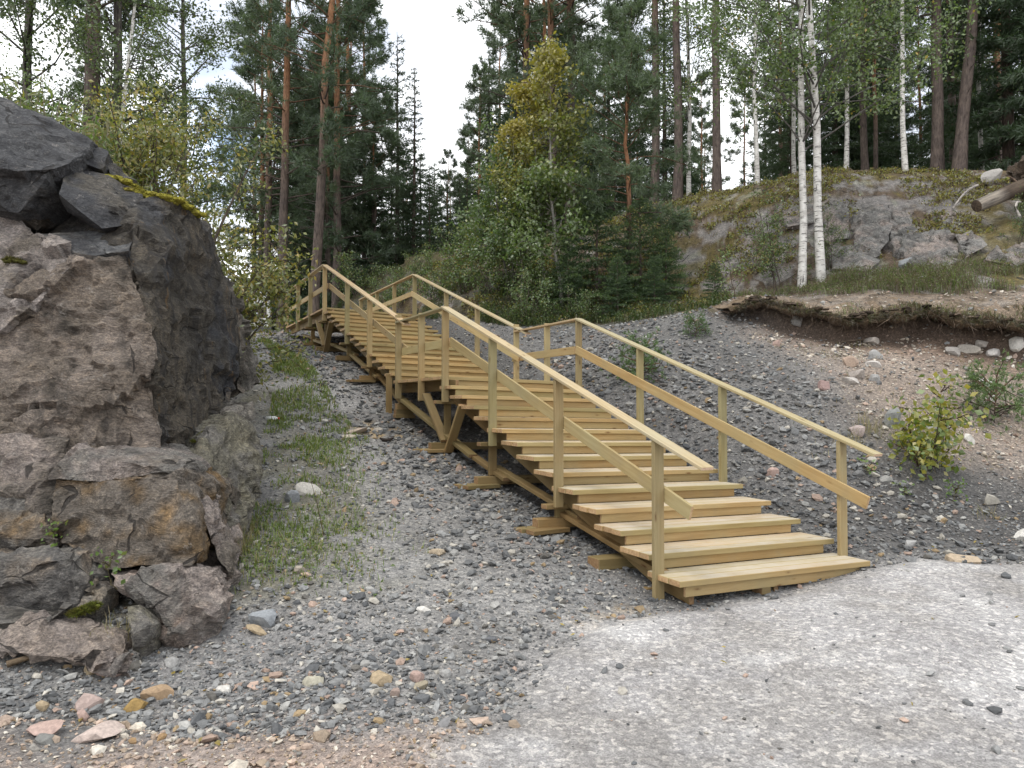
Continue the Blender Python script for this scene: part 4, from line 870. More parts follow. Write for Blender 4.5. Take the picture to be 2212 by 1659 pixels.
def broad_proto(seed, H, r0, cs, R, nlimb, nleaf, size, colf, bark=None, barkc=(.16, .14, .12), stems=1, el0=(15, 50), spread=.12, lean=0.0, wob=.035, asp=.65, droop=.1):
    rng = np.random.default_rng(seed); g = Geo(); b = Geo(); LP, LW = [], []
    for st in range(stems):
        n = 10; t = np.linspace(0, 1, n); hh = H * (1 if st == 0 else rng.uniform(.6, .95)); az0 = rng.uniform(0, 2 * PI); off = (0 if stems == 1 else rng.uniform(.02, .12))
        sp = spread * (0 if stems == 1 else 1) * hh * t ** 1.2
        path = np.stack([np.cumsum(rng.normal(0, wob, n)) * .7 + math.cos(az0) * (off + sp) + lean * t * H, np.cumsum(rng.normal(0, wob, n)) * .7 + math.sin(az0) * (off + sp), t * hh - .08], 1)
        rr = r0 * (1 if st == 0 else rng.uniform(.6, .95)); rad = rr * ((1 - t) ** .7 * .93 + .05); rad[0] *= 1.2; tube(g, path, rad, 8 if r0 > .04 else 5, np.array(barkc))
        at = lambda z: np.array([np.interp(z, path[:, 2], path[:, i]) for i in range(3)])
        for i in range(max(2, nlimb // stems)):
            f = cs + (.98 - cs) * rng.random(); q = (f - cs) / (1 - cs); l = R * (1 - .72 * q) * rng.uniform(.55, 1.15); el = math.radians(rng.uniform(*el0)); az = rng.uniform(0, 2 * PI)
            d = np.array([math.cos(az) * math.cos(el), math.sin(az) * math.cos(el), math.sin(el)]); P = bent(rng, at(f * hh), d, l, 6, droop, .11)
            tube(b, P, np.linspace(max(.006, rr * .28 * (1 - .5 * q)), .003, 6), 4, np.array(barkc) * (.22 if bark is M_BIRCH else .8))
            for s in range(6):
                u = rng.uniform(.2, 1); p = np.array([np.interp(u, np.linspace(0, 1, 6), P[:, j]) for j in range(3)]); dd = unit(d + rng.normal(0, .7, 3)); tl = l * .35 * rng.uniform(.5, 1.2); P2 = bent(rng, p, dd, tl, 4, .25 + droop, .15)
                tube(b, P2, np.linspace(.006, .002, 4), 3, np.array(barkc) * (.18 if bark is M_BIRCH else .7)); LP.append(P2); LW.append(tl + .1)
    LW = np.array(LW); idx = rng.choice(len(LP), nleaf, p=LW / LW.sum()); A = np.array(LP); s = rng.random(nleaf) * 2.999; i0 = s.astype(int); fr = (s - i0)[:, None]
    Pl = A[idx, i0] * (1 - fr) + A[idx, np.minimum(i0 + 1, 3)] * fr + rng.normal(0, size * 1.1, (nleaf, 3))
    V, Q, C_ = leaves(rng, Pl, np.full(nleaf, size), colf(rng, Pl / H, nleaf), .3, asp); cr = Geo(); cr.add(V, Q=Q, C=C_)
    return {'trunk': g.mesh('trunk', bark or M_TWIG, True), 'branches': b.mesh('branches', M_TWIG, True), 'crown': cr.mesh('crown', M_LEAF)}
def plant(name, proto, x, y, label, cat, group=None, s=1.0, rz=0.0, tilt=(0.0, 0.0), z=None, sink=0.05):
    z = tz(x, y) if z is None else z; o = empty(name, (x, y, z - sink * s)); o.rotation_mode = 'XYZ'; o.rotation_euler = (math.radians(tilt[1]), math.radians(tilt[0]), rz)
    # lean first, turn inside the lean
    o.rotation_euler = (Matrix.Rotation(math.radians(tilt[0]), 3, 'Y') @ Matrix.Rotation(math.radians(tilt[1]), 3, 'X') @ Matrix.Rotation(rz, 3, 'Z')).to_euler()
    o.scale = (s, s, s)
    for k, me in proto.items(): link(k, me, o, None if k == 'trunk' else 'stuff')
    return tag(o, label, cat, group)
def px_at(px, Y): return (px - 1106.0) / FPX * Y * 1.0, Y
def mixcol(*cw):
    cs_ = np.array([c for c, w in cw]); w = np.array([w for c, w in cw], float); w /= w.sum()
    return lambda rng, P, n: cs_[rng.choice(len(cs_), n, p=w)]
def yellow_top(rng, P, n):
    f = np.clip((P[:, 2] - .45) / .5 + rng.normal(0, .18, n), 0, 1)[:, None]; return np.array([.12, .18, .05]) * (1 - f) + np.array([.33, .285, .045]) * f
BIRCH_C = mixcol(((.11, .17, .048), 6), ((.14, .20, .06), 3), ((.08, .13, .045), 3), ((.32, .25, .04), .25))
DARKLEAF = mixcol(((.065, .105, .04), 5), ((.085, .125, .04), 3), ((.12, .15, .05), 1))
SALLOW = mixcol(((.20, .215, .05), 4), ((.27, .25, .055), 3), ((.13, .165, .045), 2.5), ((.36, .27, .06), 1.5), ((.29, .29, .14), .8))
GREENLEAF = mixcol(((.10, .165, .048), 5), ((.14, .20, .06), 3), ((.22, .22, .06), 1.3))

PINE_A = pine_proto(1, 17.5, .17, .26, 2.35, 66, L=.25, wd=.026, k=6, twigs=7, tufts=8); PINE_B = pine_proto(2, 16.0, .16, .16, 2.5, 70, L=.25, wd=.026, k=6, twigs=7, tufts=8); PINE_C2 = pine_proto(3, 9.0, .10, .06, 2.4, 60, L=.24, wd=.03, dead=3, orange=.6, twigs=8, tufts=7)
PINE_D = pine_proto(4, 6.6, .075, .26, 1.9, 54, L=.16, wd=.017, k=8, twigs=10, tufts=10, dead=14, orange=.3, col=np.array([.105, .155, .092])); PINE_E = pine_proto(5, 18.0, .14, .40, 2.3, 52, L=.25, wd=.028, twigs=8, tufts=8)
PINE_S = pine_proto(6, .62, .010, .14, .20, 20, L=.075, wd=.010, k=12, twigs=4, tufts=6, dead=0, col=np.array([.11, .18, .065]), wob=.004)
SPR_A = spruce_proto(11, 14.0, .15, 2.6, 84, step=.20, L=.24, wd=.042); SPR_B = spruce_proto(12, 12.0, .11, 1.35, 84, step=.17, L=.2, wd=.034, sparse=.72); SPR_C = spruce_proto(13, 2.7, .035, 1.10, 62, cs=.02, L=.095, wd=.018, k=6, step=.07, droop=.25, col=np.array([.062, .110, .042]), tipc=np.array([.11, .17, .055]))
SPR_T = spruce_proto(14, 9.0, .10, 1.9, 64, cs=.02, step=.17, L=.21, wd=.038)
BIR_A = broad_proto(21, 15.0, .088, .20, 4.0, 70, 15000, .082, BIRCH_C, M_BIRCH, (.6, .57, .53)); BIR_B = broad_proto(22, 13.0, .11, .06, 3.4, 72, 19000, .080, DARKLEAF, M_BARK, (.11, .10, .09))
ASPEN = broad_proto(23, 6.0, .045, .16, 1.55, 56, 7000, .098, yellow_top, M_BARK, (.27, .26, .235), wob=.05); ASPEN_G = broad_proto(24, 4.2, .035, .06, 1.45, 48, 5200, .09, GREENLEAF, M_BARK, (.22, .21, .19), stems=2)
SALLOWB = broad_proto(25, 2.4, .03, .08, 1.0, 46, 3400, .075, SALLOW, None, (.12, .10, .08), stems=6, spread=.38, asp=.45); SHRUB = broad_proto(26, 1.3, .018, .05, .75, 36, 1700, .06, GREENLEAF, None, (.12, .10, .08), stems=6, spread=.45)
YBUSH = broad_proto(27, .98, .009, .08, .42, 34, 900, .075, mixcol(((.30, .29, .05), 4), ((.40, .33, .05), 2), ((.16, .22, .05), 3)), None, (.10, .07, .05), stems=4, spread=.28, asp=.75); SAPL = broad_proto(28, 1.6, .012, .15, .5, 16, 260, .065, mixcol(((.10, .17, .04), 4), ((.17, .21, .05), 2)), None, (.10, .075, .055)); SPROUT = broad_proto(29, .30, .004, .3, .10, 6, 26, .06, mixcol(((.13, .22, .05), 4), ((.2, .24, .06), 1)), None, (.14, .12, .06))
ROWAN = broad_proto(30, 2.4, .018, .12, .95, 34, 1500, .075, mixcol(((.09, .15, .035), 5), ((.13, .18, .045), 2), ((.3, .26, .04), .3)), None, (.11, .09, .075), stems=3, spread=.16, asp=.4)

# ------------------------------------------------------------------ trees
def at_px(name, proto, px, Y, label, cat, group=None, **k):
    x, y = px_at(px, Y); return plant(name, proto, x, y, label, cat, group, **k)
TALL = 'tall pines behind the staircase'; RIGHTP = 'pines on top of the rocky hill'
at_px('pine_tree', PINE_A, 606, 24, 'straight orange barked pine left of the top landing, behind the willow leaves', 'tree', TALL, rz=.3, tilt=(.5, 0))
at_px('pine_tree', PINE_A, 674, 23.2, 'pine leaning slightly right with grey lower trunk just behind the top handrail corner', 'tree', TALL, rz=2.0, tilt=(2.5, 0), s=1.04)
at_px('pine_tree', PINE_B, 577, 27, 'dark trunked pine left of the straight orange pine', 'tree', TALL, rz=1.2, s=1.05)
at_px('pine_tree', PINE_B, 724, 26.5, 'broad dark pine right of the leaning pine behind the stairs', 'tree', TALL, rz=4.0, s=1.08)
at_px('pine_tree', PINE_A, 752, 31, 'pine at the right edge of the dark group beside the sky gap', 'tree', TALL, rz=5.2, s=1.0)
at_px('pine_tree', PINE_C2, 715, 29, 'young bushy pine filling the gap under the tall pines', 'tree', TALL, rz=1.0, s=1.15)
at_px('pine_tree', PINE_C2, 800, 30, 'young bushy pine below the sky gap, left of the slender spruces', 'tree', TALL, rz=3.1, s=1.0)
at_px('pine_tree', PINE_C2, 640, 30, 'young bushy pine between the two tall orange trunks', 'tree', TALL, rz=4.4, s=1.2)
at_px('spruce_tree', SPR_B, 856, 33, 'thin half bare spruce reaching into the sky gap', 'tree', 'slender spruces by the sky gap', s=1.08, rz=.4)
at_px('spruce_tree', SPR_B, 893, 30, 'drooping narrow spruce, shorter of the pair by the sky gap', 'tree', 'slender spruces by the sky gap', s=.83, rz=2.2)
at_px('pine_tree', PINE_B, 966, 36, 'small reddish pine with crooked top in the middle of the sky gap', 'tree', None, s=.50, rz=1.7)
at_px('pine_tree', PINE_B, 1138, 27, 'big full crowned pine bordering the right side of the sky gap', 'tree', RIGHTP, s=1.12, rz=.5)
at_px('pine_tree', PINE_B, 1035, 36, 'lower pine at the foot of the sky gap, right of the crooked one', 'tree', RIGHTP, s=.74, rz=.9)
at_px('pine_tree', PINE_B, 1190, 24.5, 'pine behind the top of the yellow aspen', 'tree', RIGHTP, s=1.02, rz=2.9)
at_px('pine_tree', PINE_A, 1232, 26, 'thick dark trunked pine behind the right side of the yellow aspen', 'tree', RIGHTP, s=1.15, rz=1.1)
at_px('pine_tree', PINE_D, 1359, 17.2, 'slim reddish pine growing from the young spruces at the hill foot', 'tree', None, s=1.0, rz=.8, tilt=(-.6, 0))
at_px('pine_tree', PINE_E, 1415, 23, 'first straight trunk right of the slim reddish pine', 'tree', RIGHTP, s=1.0, rz=2.0)
at_px('pine_tree', PINE_E, 1466, 22.4, 'second straight trunk right of the slim reddish pine', 'tree', RIGHTP, s=1.03, rz=3.0)
at_px('pine_tree', PINE_E, 1552, 21.8, 'grey footed pine standing where the mossy rim starts to rise', 'tree', RIGHTP, s=1.02, rz=4.0, tilt=(.8, 0))
at_px('pine_tree', PINE_E, 1877, 23.5, 'thin pine behind the hilltop, right of the white birches', 'tree', RIGHTP, s=.86, rz=5.0)
at_px('pine_tree', PINE_A, 2032, 21, 'upright pine on the hilltop left of the leaning pine', 'tree', RIGHTP, s=1.0, rz=.1)
at_px('pine_tree', PINE_A, 2080, 20.4, 'strongly leaning pine with orange bark near the fallen log', 'tree', RIGHTP, s=1.0, rz=1.9, tilt=(5.6, 0))
at_px('pine_tree', PINE_E, 2068, 24.5, 'thin dark pine behind the leaning pine', 'tree', RIGHTP, s=1.0, rz=3.3)
at_px('spruce_tree', SPR_A, 2188, 21.5, 'dense dark spruce at the right edge above the fallen log', 'tree', None, s=1.08, rz=.7)
at_px('spruce_tree', SPR_A, 2290, 20.0, 'dark spruce partly beyond the right edge of the view', 'tree', None, s=1.0, rz=2.7)
at_px('birch_tree', BIR_A, 1775, 15.25, 'white birch, the taller right stem of the pair on the heather ledge', 'tree', 'white birches', s=1.0, rz=0.4, tilt=(-2.0, 0))
at_px('birch_tree', BIR_A, 1738, 15.3, 'white birch, the left stem of the pair bending into the other', 'tree', 'white birches', s=.93, rz=2.6, tilt=(.3, 0))
at_px('birch_tree', BIR_A, 1640, 21.8, 'leafy birch behind the rim left of the white birches', 'tree', None, s=.82, rz=4.1)
at_px('birch_tree', BIR_A, 1960, 20.4, 'leafy birch behind the hilltop right of the white birches', 'tree', None, s=.84, rz=5.1)
at_px('aspen_tree', ASPEN, 1213, 16.8, 'yellow topped aspen with pale grey trunk beside the young spruces', 'tree', None, s=1.0, rz=.2, tilt=(-2.6, 0))
at_px('aspen_tree', ASPEN, 1178, 17.3, 'shorter yellowing aspen left of the tallest aspen', 'tree', None, s=.86, rz=2.3, tilt=(-5, 0))
at_px('aspen_tree', ASPEN, 1130, 17.0, 'yellow green aspen between the shorter aspen and the green thicket', 'tree', None, s=.72, rz=4.3, tilt=(-3, 0))
at_px('aspen_tree', ASPEN_G, 1105, 17.6, 'green leafy aspen thicket above the upper flight handrail', 'tree', None, s=1.0, rz=1.0)
at_px('aspen_tree', ASPEN_G, 1048, 18.6, 'lower green aspen left of the green thicket', 'tree', None, s=.8, rz=3.0)
YS = 'young spruces at the foot of the hill'
for px, Y, s, lb in ((1290, 17.0, 1.0, 'tallest and widest of the young spruces'), (1228, 16.6, .62, 'young spruce under the pale aspen trunk'), (1385, 17.0, .85, 'young spruce right behind the slim reddish pine trunk'),
                     (1440, 16.8, .62, 'young spruce at the right end of the spruce thicket'), (1335, 16.2, .48, 'low young spruce in front of the spruce thicket'), (1546, 16.3, .33, 'lone knee high spruce at the foot of the bare rock slope'), (1415, 16.2, .42, 'low young spruce in front of the thicket, beside the gravel crest')):
    at_px('spruce_tree', SPR_C, px, Y, lb, 'tree', YS, s=s, rz=px * .37)
at_px('pine_tree', PINE_A, 184, 13.0, 'thick straight pine trunk rising behind the weeds on the rock', 'tree', None, s=.95, rz=2.4)
at_px('birch_tree', BIR_B, 258, 13.6, 'leafy dark trunked birch right of the thick pine trunk', 'tree', 'leafy trees behind the rock', s=.95, rz=1.0)
at_px('birch_tree', BIR_B, 60, 14.5, 'leafy tree left of the thick pine trunk', 'tree', 'leafy trees behind the rock', s=1.0, rz=2.6)
at_px('birch_tree', BIR_B, 380, 16.0, 'leafy tree whose sparse edge hangs over the blue patch of sky', 'tree', 'leafy trees behind the rock', s=.80, rz=4.2)
at_px('birch_tree', BIR_A, 236, 12.6, 'thin crooked white stem between the pine and the dark birch', 'tree', 'leafy trees behind the rock', s=.5, rz=4.2, tilt=(4, 0))
at_px('birch_tree', BIR_A, 1490, 24.0, 'leafy birch behind the straight trunks right of the slim reddish pine', 'tree', None, s=.86, rz=.6)
at_px('birch_tree', BIR_A, 1835, 22.5, 'leafy birch behind the hilltop between the white pair and the thin pine', 'tree', None, s=.86, rz=1.6)
at_px('birch_tree', BIR_A, 2130, 23.0, 'leafy birch right of the leaning pine', 'tree', None, s=.86, rz=3.6)
at_px('birch_tree', BIR_A, 1720, 25.0, 'leafy birch far behind the white pair', 'tree', None, s=.9, rz=5.6)
# the forest behind: trees that stand further back
rf_ = np.random.default_rng(77); FG = 'forest trees standing behind the hill and the stairs'
def tops_ok(px, Y, H, zb):
    return all(_top(px + k * .13 * H / Y * FPX, Y, H * (1 - .55 * abs(k)), zb) for k in (-1, -.5, 0, .5, 1)) 
def _top(px, Y, H, zb):
    py = 872 - (zb + H - EYE) / Y * FPX
    lim = np.interp(px, [-400, 430, 470, 500, 830, 860, 905, 960, 1000, 1030, 1060], [-999, -999, 330, -999, -999, 200, 330, 350, 280, 150, -999]); return py > lim - 10
cnt = 0
for i in range(600):
    Y = rf_.uniform(27, 58); px = rf_.uniform(-150, 2360); x, y = px_at(px, Y); kind = rf_.choice(4, p=[.30, .22, .26, .22]); pr, H, nm = ((SPR_A, 14, 'spruce_tree'), (PINE_A, 19, 'pine_tree'), (SPR_T, 9, 'spruce_tree'), (PINE_E, 19, 'pine_tree'))[kind]
    s = rf_.uniform(.75, 1.1); zb = tz(x, y)
    if px < 560 and rf_.random() < .96: continue
    if px > 1360 and (kind == 1 or rf_.random() < .15) and px < 2140: continue
    if px > 2140 and rf_.random() < .4: continue
    if 1000 < px < 1360 and rf_.random() < .3: continue
    if not tops_ok(px, Y, H * s, zb): 
        s = s * .5; pr, H, nm = SPR_T, 9, 'spruce_tree'
        if not tops_ok(px, Y, H * s, zb): continue
    cnt += 1
    plant(nm, pr, x, y, ('tall forest pine standing back among the trees on the skyline' if nm == 'pine_tree' else 'dark forest spruce standing back among the trees on the skyline'), 'tree', FG + (' (pines)' if nm == 'pine_tree' else ' (spruces)'), s=s, rz=rf_.uniform(0, 6.28), z=zb)
    if cnt >= 150: break

# ------------------------------------------------------------------ shrubs, saplings and bushes
SB = 'yellowing willow shrubs above the rock'
for i, (px, Y, s, tl, lb) in enumerate(((405, 9.6, .95, 10, 'willow shrub at the rounded corner of the rock'), (425, 10.8, 1.2, 13, 'large yellow green willow shrub overhanging the path edge'), (440, 12.8, 1.1, 9, 'willow shrub whose branch tips reach the tall pine trunks'),
                              (415, 12.0, 1.2, 6, 'willow shrub behind the overhanging one'), (370, 10.2, 1.1, 5, 'willow shrub behind the yellow moss cushion'), (320, 10.0, .95, 0, 'willow shrub among the tall weeds on the rock'), (250, 10.4, .9, 0, 'willow shrub left of the white crooked stem'))):
    x, y = px_at(px, Y); plant('willow_shrub', SALLOWB, x, y, lb, 'shrub', SB, s=s, rz=i * 1.3, tilt=(tl, 0))
HS = 'shrubs on the lower hillside'
hs_l = ['green shrub where the hill meets the top landing', 'green shrub behind the right handrail of the upper flight', 'low shrub on the rounded pink rock', 'green shrub left of the aspen thicket', 'shrub under the aspen thicket', 'shrub beside the pale aspen stems', 'shrub in front of the spruce thicket', 'shrub at the top of the gravel crest',
        'shrub on the rim behind the upper flight', 'shrub on the skyline left of the aspens', 'shrub right of the top landing', 'shrub against the dark forest above the top landing']
for i, (px, Y, s) in enumerate(((870, 20.5, .8), (940, 19.5, .9), (905, 22.5, .7), (1000, 19.0, 1.1), (1070, 17.6, 1.0), (1165, 16.9, .85), (1260, 16.0, .55), (1140, 16.0, .8), (985, 22.5, 1.0), (1040, 22, 1.0), (835, 22.0, .75), (770, 24.0, 1.1))):
    at_px('shrub', SHRUB, px, Y, hs_l[i], 'shrub', HS, s=s, rz=i * 1.1)
at_px('birch_bush', YBUSH, 1982, 8.9, 'yellow green birch bush growing on the dark gravel bank', 'bush', None, s=1.12, rz=.3)
at_px('birch_sapling', SAPL, 2112, 9.9, 'spindly leafy sapling left of the small pine on the bank', 'sapling', None, s=.36, rz=1.0)
at_px('birch_sapling', SAPL, 1590, 13.6, 'bent thin sapling on the left end of the turf edge', 'sapling', None, s=.72, rz=2.0, tilt=(-9, 0))
at_px('pine_sapling', PINE_S, 2148, 9.9, 'small bright green pine sapling on the soil bank', 'sapling', None, s=.95, rz=.5)
at_px('pine_sapling', PINE_S, 1386, 11.2, 'small pine sapling seen behind the right mid rail', 'sapling', None, s=.85, rz=2.5)
at_px('pine_sapling', PINE_S, 1505, 12.4, 'olive seedling on the grey gravel crest', 'sapling', None, s=.5, rz=1.5)
at_px('rowan_sapling', ROWAN, 1690, 15.6, 'feathery rowan sapling left of the white birches', 'sapling', None, s=.95, rz=1.0)
at_px('rowan_sapling', ROWAN, 1790, 15.6, 'rowan sapling close behind the right birch stem', 'sapling', None, s=.55, rz=3.0)
at_px('rowan_sapling', ROWAN, 2205, 15.0, 'leafy sapling at the right edge below the fallen log', 'sapling', None, s=.5, rz=4.0)
SG = 'seedlings in the gravel'
for i, (px, Y, s, lb) in enumerate(((262, 5.0, .75, 'tiny seedling with four leaves below the rust stained block'), (104, 5.25, .6, 'tiny green sprig on top of the square boulder'), (2040, 8.4, .9, 'green leafy weed at the foot of the yellow birch bush'), (1960, 8.3, .8, 'green weed in the dark gravel left of the yellow birch bush'), (1900, 8.6, .9, 'small weed behind the right handrail end'), (2080, 8.5, .7, 'weed in the gravel right of the yellow birch bush'))):
    x, y = px_at(px, Y); z = None
    if px == 262: z = W(262, 1250, 5.0)[2]
    if px == 104: z = W(104, 1176, 5.25)[2]
    plant('seedling', SPROUT, x, y, lb, 'seedling', SG, s=s, rz=i, z=z, sink=.01)

# ------------------------------------------------------------------ ground cover
def rockline(Y): return np.interp(Y, [5.2, 5.9, 6.8, 7.6, 8.5, 9.5, 11, 13, 16.5, 19, 22], [-2.35, -2.45, -2.5, -2.8, -3.05, -3.2, -3.5, -4.05, -5.3, -6.5, -8.0])
def blades(rng, P, h, w, col, lean=.45, var=.25):
    n = len(P); az = rng.uniform(0, 2 * PI, n); d = np.stack([np.cos(az), np.sin(az), 0 * az], 1); s = np.stack([-np.sin(az), np.cos(az), 0 * az], 1) * (w * .5)[:, None]
    l = (h * rng.uniform(.1, 1, n) * lean)[:, None]; up = np.array([0, 0, 1.0])[None]
    m = P + up * h[:, None] * .55 + d * l * .35; t = P + up * h[:, None] * rng.uniform(.75, 1, (n, 1)) + d * l
    V = np.stack([P - s, P + s, m - s * .8, m + s * .8, t], 1).reshape(-1, 3); k = (np.arange(n) * 5)[:, None]
    T = np.concatenate([k + [[0, 1, 3]], k + [[0, 3, 2]], k + [[2, 3, 4]]]); return V, T, np.repeat(col * rng.uniform(1 - var, 1 + var, (n, 1)), 5, 0)
def pick(rng, n, cols): c = np.array([q[0] for q in cols]); w = np.array([q[1] for q in cols], float); return c[rng.choice(len(c), n, p=w / w.sum())]
rng = np.random.default_rng(300)
g = Geo(); n = 60000
u = rng.uniform(-4.2, -.8, n); a = rng.uniform(-1.0, 15.0, n); p = S0[None, :2] + UX[None, :2] * u[:, None] + WX[None, :2] * a[:, None]
q = np.stack([p[:, 0], p[:, 1], 0 * u], 1); d_ = fbm(q, 1.5, 4, 310) + .5 * fbm(q, 5, 2, 311)
off = p[:, 0] - rockline(p[:, 1]); edge = sstep(1.75, .55, off + .5 * d_) * (off > -.15); k = (rng.random(n) < edge * sstep(-.38, .15, d_ + .10 * sstep(1.6, .6, np.abs(a - 2.2)) + .12 * sstep(5, 8, a)) * sstep(5.55, 6.2, p[:, 1])) & (poly_sd(p[:, 0], p[:, 1], ROCKFOOT) < 0); p = p[k]; aa = a[k]; n = len(p)
P = np.column_stack([p, terrain(p[:, 0], p[:, 1])]); V, T, C_ = blades(rng, P, rng.uniform(.03, .085, n) * (1 + .06 * aa), np.full(n, .006) + .0009 * aa, pick(rng, n, (((.13, .19, .045), 5), ((.19, .24, .07), 3), ((.26, .23, .10), 1.5))), .9); g.add(V, T=T, C=C_)
k = rng.random(n) < .45; V, Q_, C_ = leaves(rng, P[k] + np.array([0, 0, .025]), np.full(k.sum(), .036), pick(rng, k.sum(), (((.12, .18, .05), 3), ((.2, .2, .06), 1))), 1.2); g.add(V, Q=Q_, C=C_)
tag(link('grass', g.mesh('grass', M_GRASS)), 'patchy green grass along the left side of the gravel path', 'grass', None, 'stuff')
# dry tufts and straw around the rock foot and on the bank
g = Geo()
for (px, Y, m, h) in ((505, 6.35, 90, .30), (520, 6.6, 80, .22), (430, 7.6, 0, .2), (270, 4.95, 60, .2), (1880, 9.4, 90, .28), (1850, 9.2, 60, .2), (2130, 8.2, 40, .12), (535, 6.9, 90, .25)):
    x, y = px_at(px, Y); c = np.column_stack([x + rng.normal(0, .07, m), y + rng.normal(0, .07, m)]); z = terrain(c[:, 0], c[:, 1]) if m else np.zeros(0)
    if m: V, T, C_ = blades(rng, np.column_stack([c, z]), rng.uniform(.5, 1, m) * h, np.full(m, .004), pick(rng, m, (((.33, .27, .15), 3), ((.24, .2, .09), 2), ((.2, .22, .08), 1))), 1.3); g.add(V, T=T, C=C_)
n = 3000; X = rng.uniform(3.6, 9, n); Y = rng.uniform(8.8, 12.4, n); k = (rng.random(n) < sstep(0, .35, fbm(np.stack([X, Y, 0 * X], 1), 1.6, 3, 320))) & (Y < turf_y(X) - .1); X, Y = X[k], Y[k]; n = len(X)
V, T, C_ = blades(rng, np.column_stack([X, Y, terrain(X, Y)]), rng.uniform(.03, .10, n), np.full(n, .006), pick(rng, n, (((.30, .23, .14), 4), ((.22, .2, .08), 2), ((.14, .18, .05), 1))), 1.2); g.add(V, T=T, C=C_)
tag(link('dry_grass', g.mesh('dry_grass', M_GRASS)), 'wispy straw coloured grass on the soil bank and around the rock foot', 'dry grass', None, 'stuff')
# heather and berry plants on the ledge below the rock, and on the hill foot
def heath(name, n, fn, hgt, cols, label, k=4, seed=400, w=.012):
    rng = np.random.default_rng(seed); X, Y, keep = fn(rng, n); X, Y = X[keep], Y[keep]; m = len(X); P = np.column_stack([X, Y, terrain(X, Y)]); g = Geo(); lump = np.repeat(.55 + .9 * np.clip(fbm(np.stack([X, Y, 0 * X], 1), 1.5, 3, 470) + .35, 0, 1.2), k)
    Pk = np.repeat(P, k, 0) + np.column_stack([rng.normal(0, .05, (m * k, 2)), np.zeros(m * k)]); h = hgt * rng.uniform(.4, 1.1, m * k) * lump
    V, T, C_ = blades(rng, Pk, h, np.full(m * k, w * .6), pick(rng, m * k, cols), 1.3); g.add(V, T=T, C=C_)
    for rr in range(2):
        V, Q_, C_ = leaves(rng, Pk + np.column_stack([rng.normal(0, .045, (m * k, 2)), h * rng.uniform(.25, .95, m * k)]), np.full(m * k, w * 2.4), pick(rng, m * k, cols), .8); g.add(V, Q=Q_, C=C_)
    return tag(link(name, g.mesh(name, M_GRASS)), label, name.replace('_', ' '), None, 'stuff')
def f_ledge(rng, n):
    X = rng.uniform(4.4, 10.5, n); t = rng.uniform(0, 1, n); Y = turf_y(X) + 0.1 + t * 3.6; d = fbm(np.stack([X, Y, 0 * X], 1), .9, 3, 410) + .5 * fbm(np.stack([X, Y, 0 * X], 1), 3, 3, 411)
    band = sstep(1.0, 1.7, t * 3.6) * sstep(3.6, 2.6, t * 3.6); lip = sstep(.5, .1, t * 3.6)
    return X, Y, rng.random(n) < (band * sstep(-.35, .05, d) + lip * sstep(-.1, .25, d) * .8)
heath('heather', 8500, f_ledge, .27, (((.10, .115, .05), 3), ((.15, .18, .065), 2.5), ((.23, .155, .15), 3), ((.15, .115, .08), 3), ((.20, .26, .08), 2)), 'low purple brown heather and berry plants along the ledge')
def f_vale(rng, n):
    X = rng.uniform(-6.5, 5.0, n); b = np.interp(X, [-9, -5.2, -3.5, -1.5, 0, 1.5, 3.2, 5], [25.5, 23.8, 21.0, 17.3, 15.8, 15.2, 14.6, 14.4]); Y = b + rng.uniform(-.1, 3.0, n) ** 1.2 if False else b + rng.uniform(0, 1, n) ** 1.5 * 3.2
    d = fbm(np.stack([X, Y, 0 * X], 1), .8, 3, 420); return X, Y, rng.random(n) < sstep(-.3, .2, d)
heath('undergrowth', 4600, f_vale, .30, (((.045, .075, .025), 5), ((.08, .12, .035), 3), ((.13, .15, .045), 1.5), ((.10, .07, .04), 1)), 'dark green undergrowth at the foot of the hill', w=.02, seed=401)
def f_hill(rng, n):
    X = rng.uniform(-5, 12, n); Y = rng.uniform(15.5, 23, n); d = fbm(np.stack([X, Y, 0 * X], 1), 1.1, 4, 430) + .5 * fbm(np.stack([X, Y, 0 * X], 1), 3.5, 2, 431)
    return X, Y, (rng.random(n) < sstep(.02, .3, d + .12 * sstep(18, 20, Y))) & (hill_mask(X, Y) > .9)
heath('heath_cover', 15000, f_hill, .13, (((.19, .13, .08), 4), ((.29, .25, .07), 4), ((.10, .072, .045), 2.5), ((.38, .34, .09), 2.4), ((.42, .43, .34), 1.2), ((.14, .18, .05), 1)), 'brown and yellow heath, moss and lichen over the rock hill', w=.028, seed=402)
# weeds on top of the cut rock
rng = np.random.default_rng(500); g = Geo()
def weed_patch(g, n, fn, hmin, hmax, cols, ll=.10, lw=.2, nl=14):
    X, Y = fn(rng, n); ok = poly_sd(X, Y, ROCKFOOT) > .15; X, Y = X[ok], Y[ok]; n = len(X); Z = terrain(X, Y)
    for i in range(n):
        h = rng.uniform(hmin, hmax); P = bent(rng, (X[i], Y[i], Z[i] - .05), (rng.normal(0, .12), rng.normal(0, .12), 1), h, 5, .12, .06)
        tube(g, P, np.linspace(.006, .003, 5), 3, np.array([.17, .13, .06]))
        u = rng.uniform(.2, 1, nl); Pl = np.array([np.interp(u, np.linspace(0, 1, 5), P[:, j]) for j in range(3)]).T
        V, Q_, C_ = leaves(rng, Pl, np.full(nl, ll), np.tile(cols[rng.integers(len(cols))], (nl, 1)), .3, lw); g.add(V, Q=Q_, C=C_)
WC = np.array([(.13, .20, .045), (.17, .22, .06), (.20, .21, .06), (.25, .22, .07), (.11, .16, .05)])
def f_top(rng, n):
    t = rng.random(n); px = -40 + 470 * t; Y = np.interp(px, [-40, 0, 120, 240, 330, 430], [7.9, 7.8, 7.7, 7.9, 8.2, 8.6]) + rng.uniform(0, 2.2, n); return (px - 1106) / FPX * Y, Y
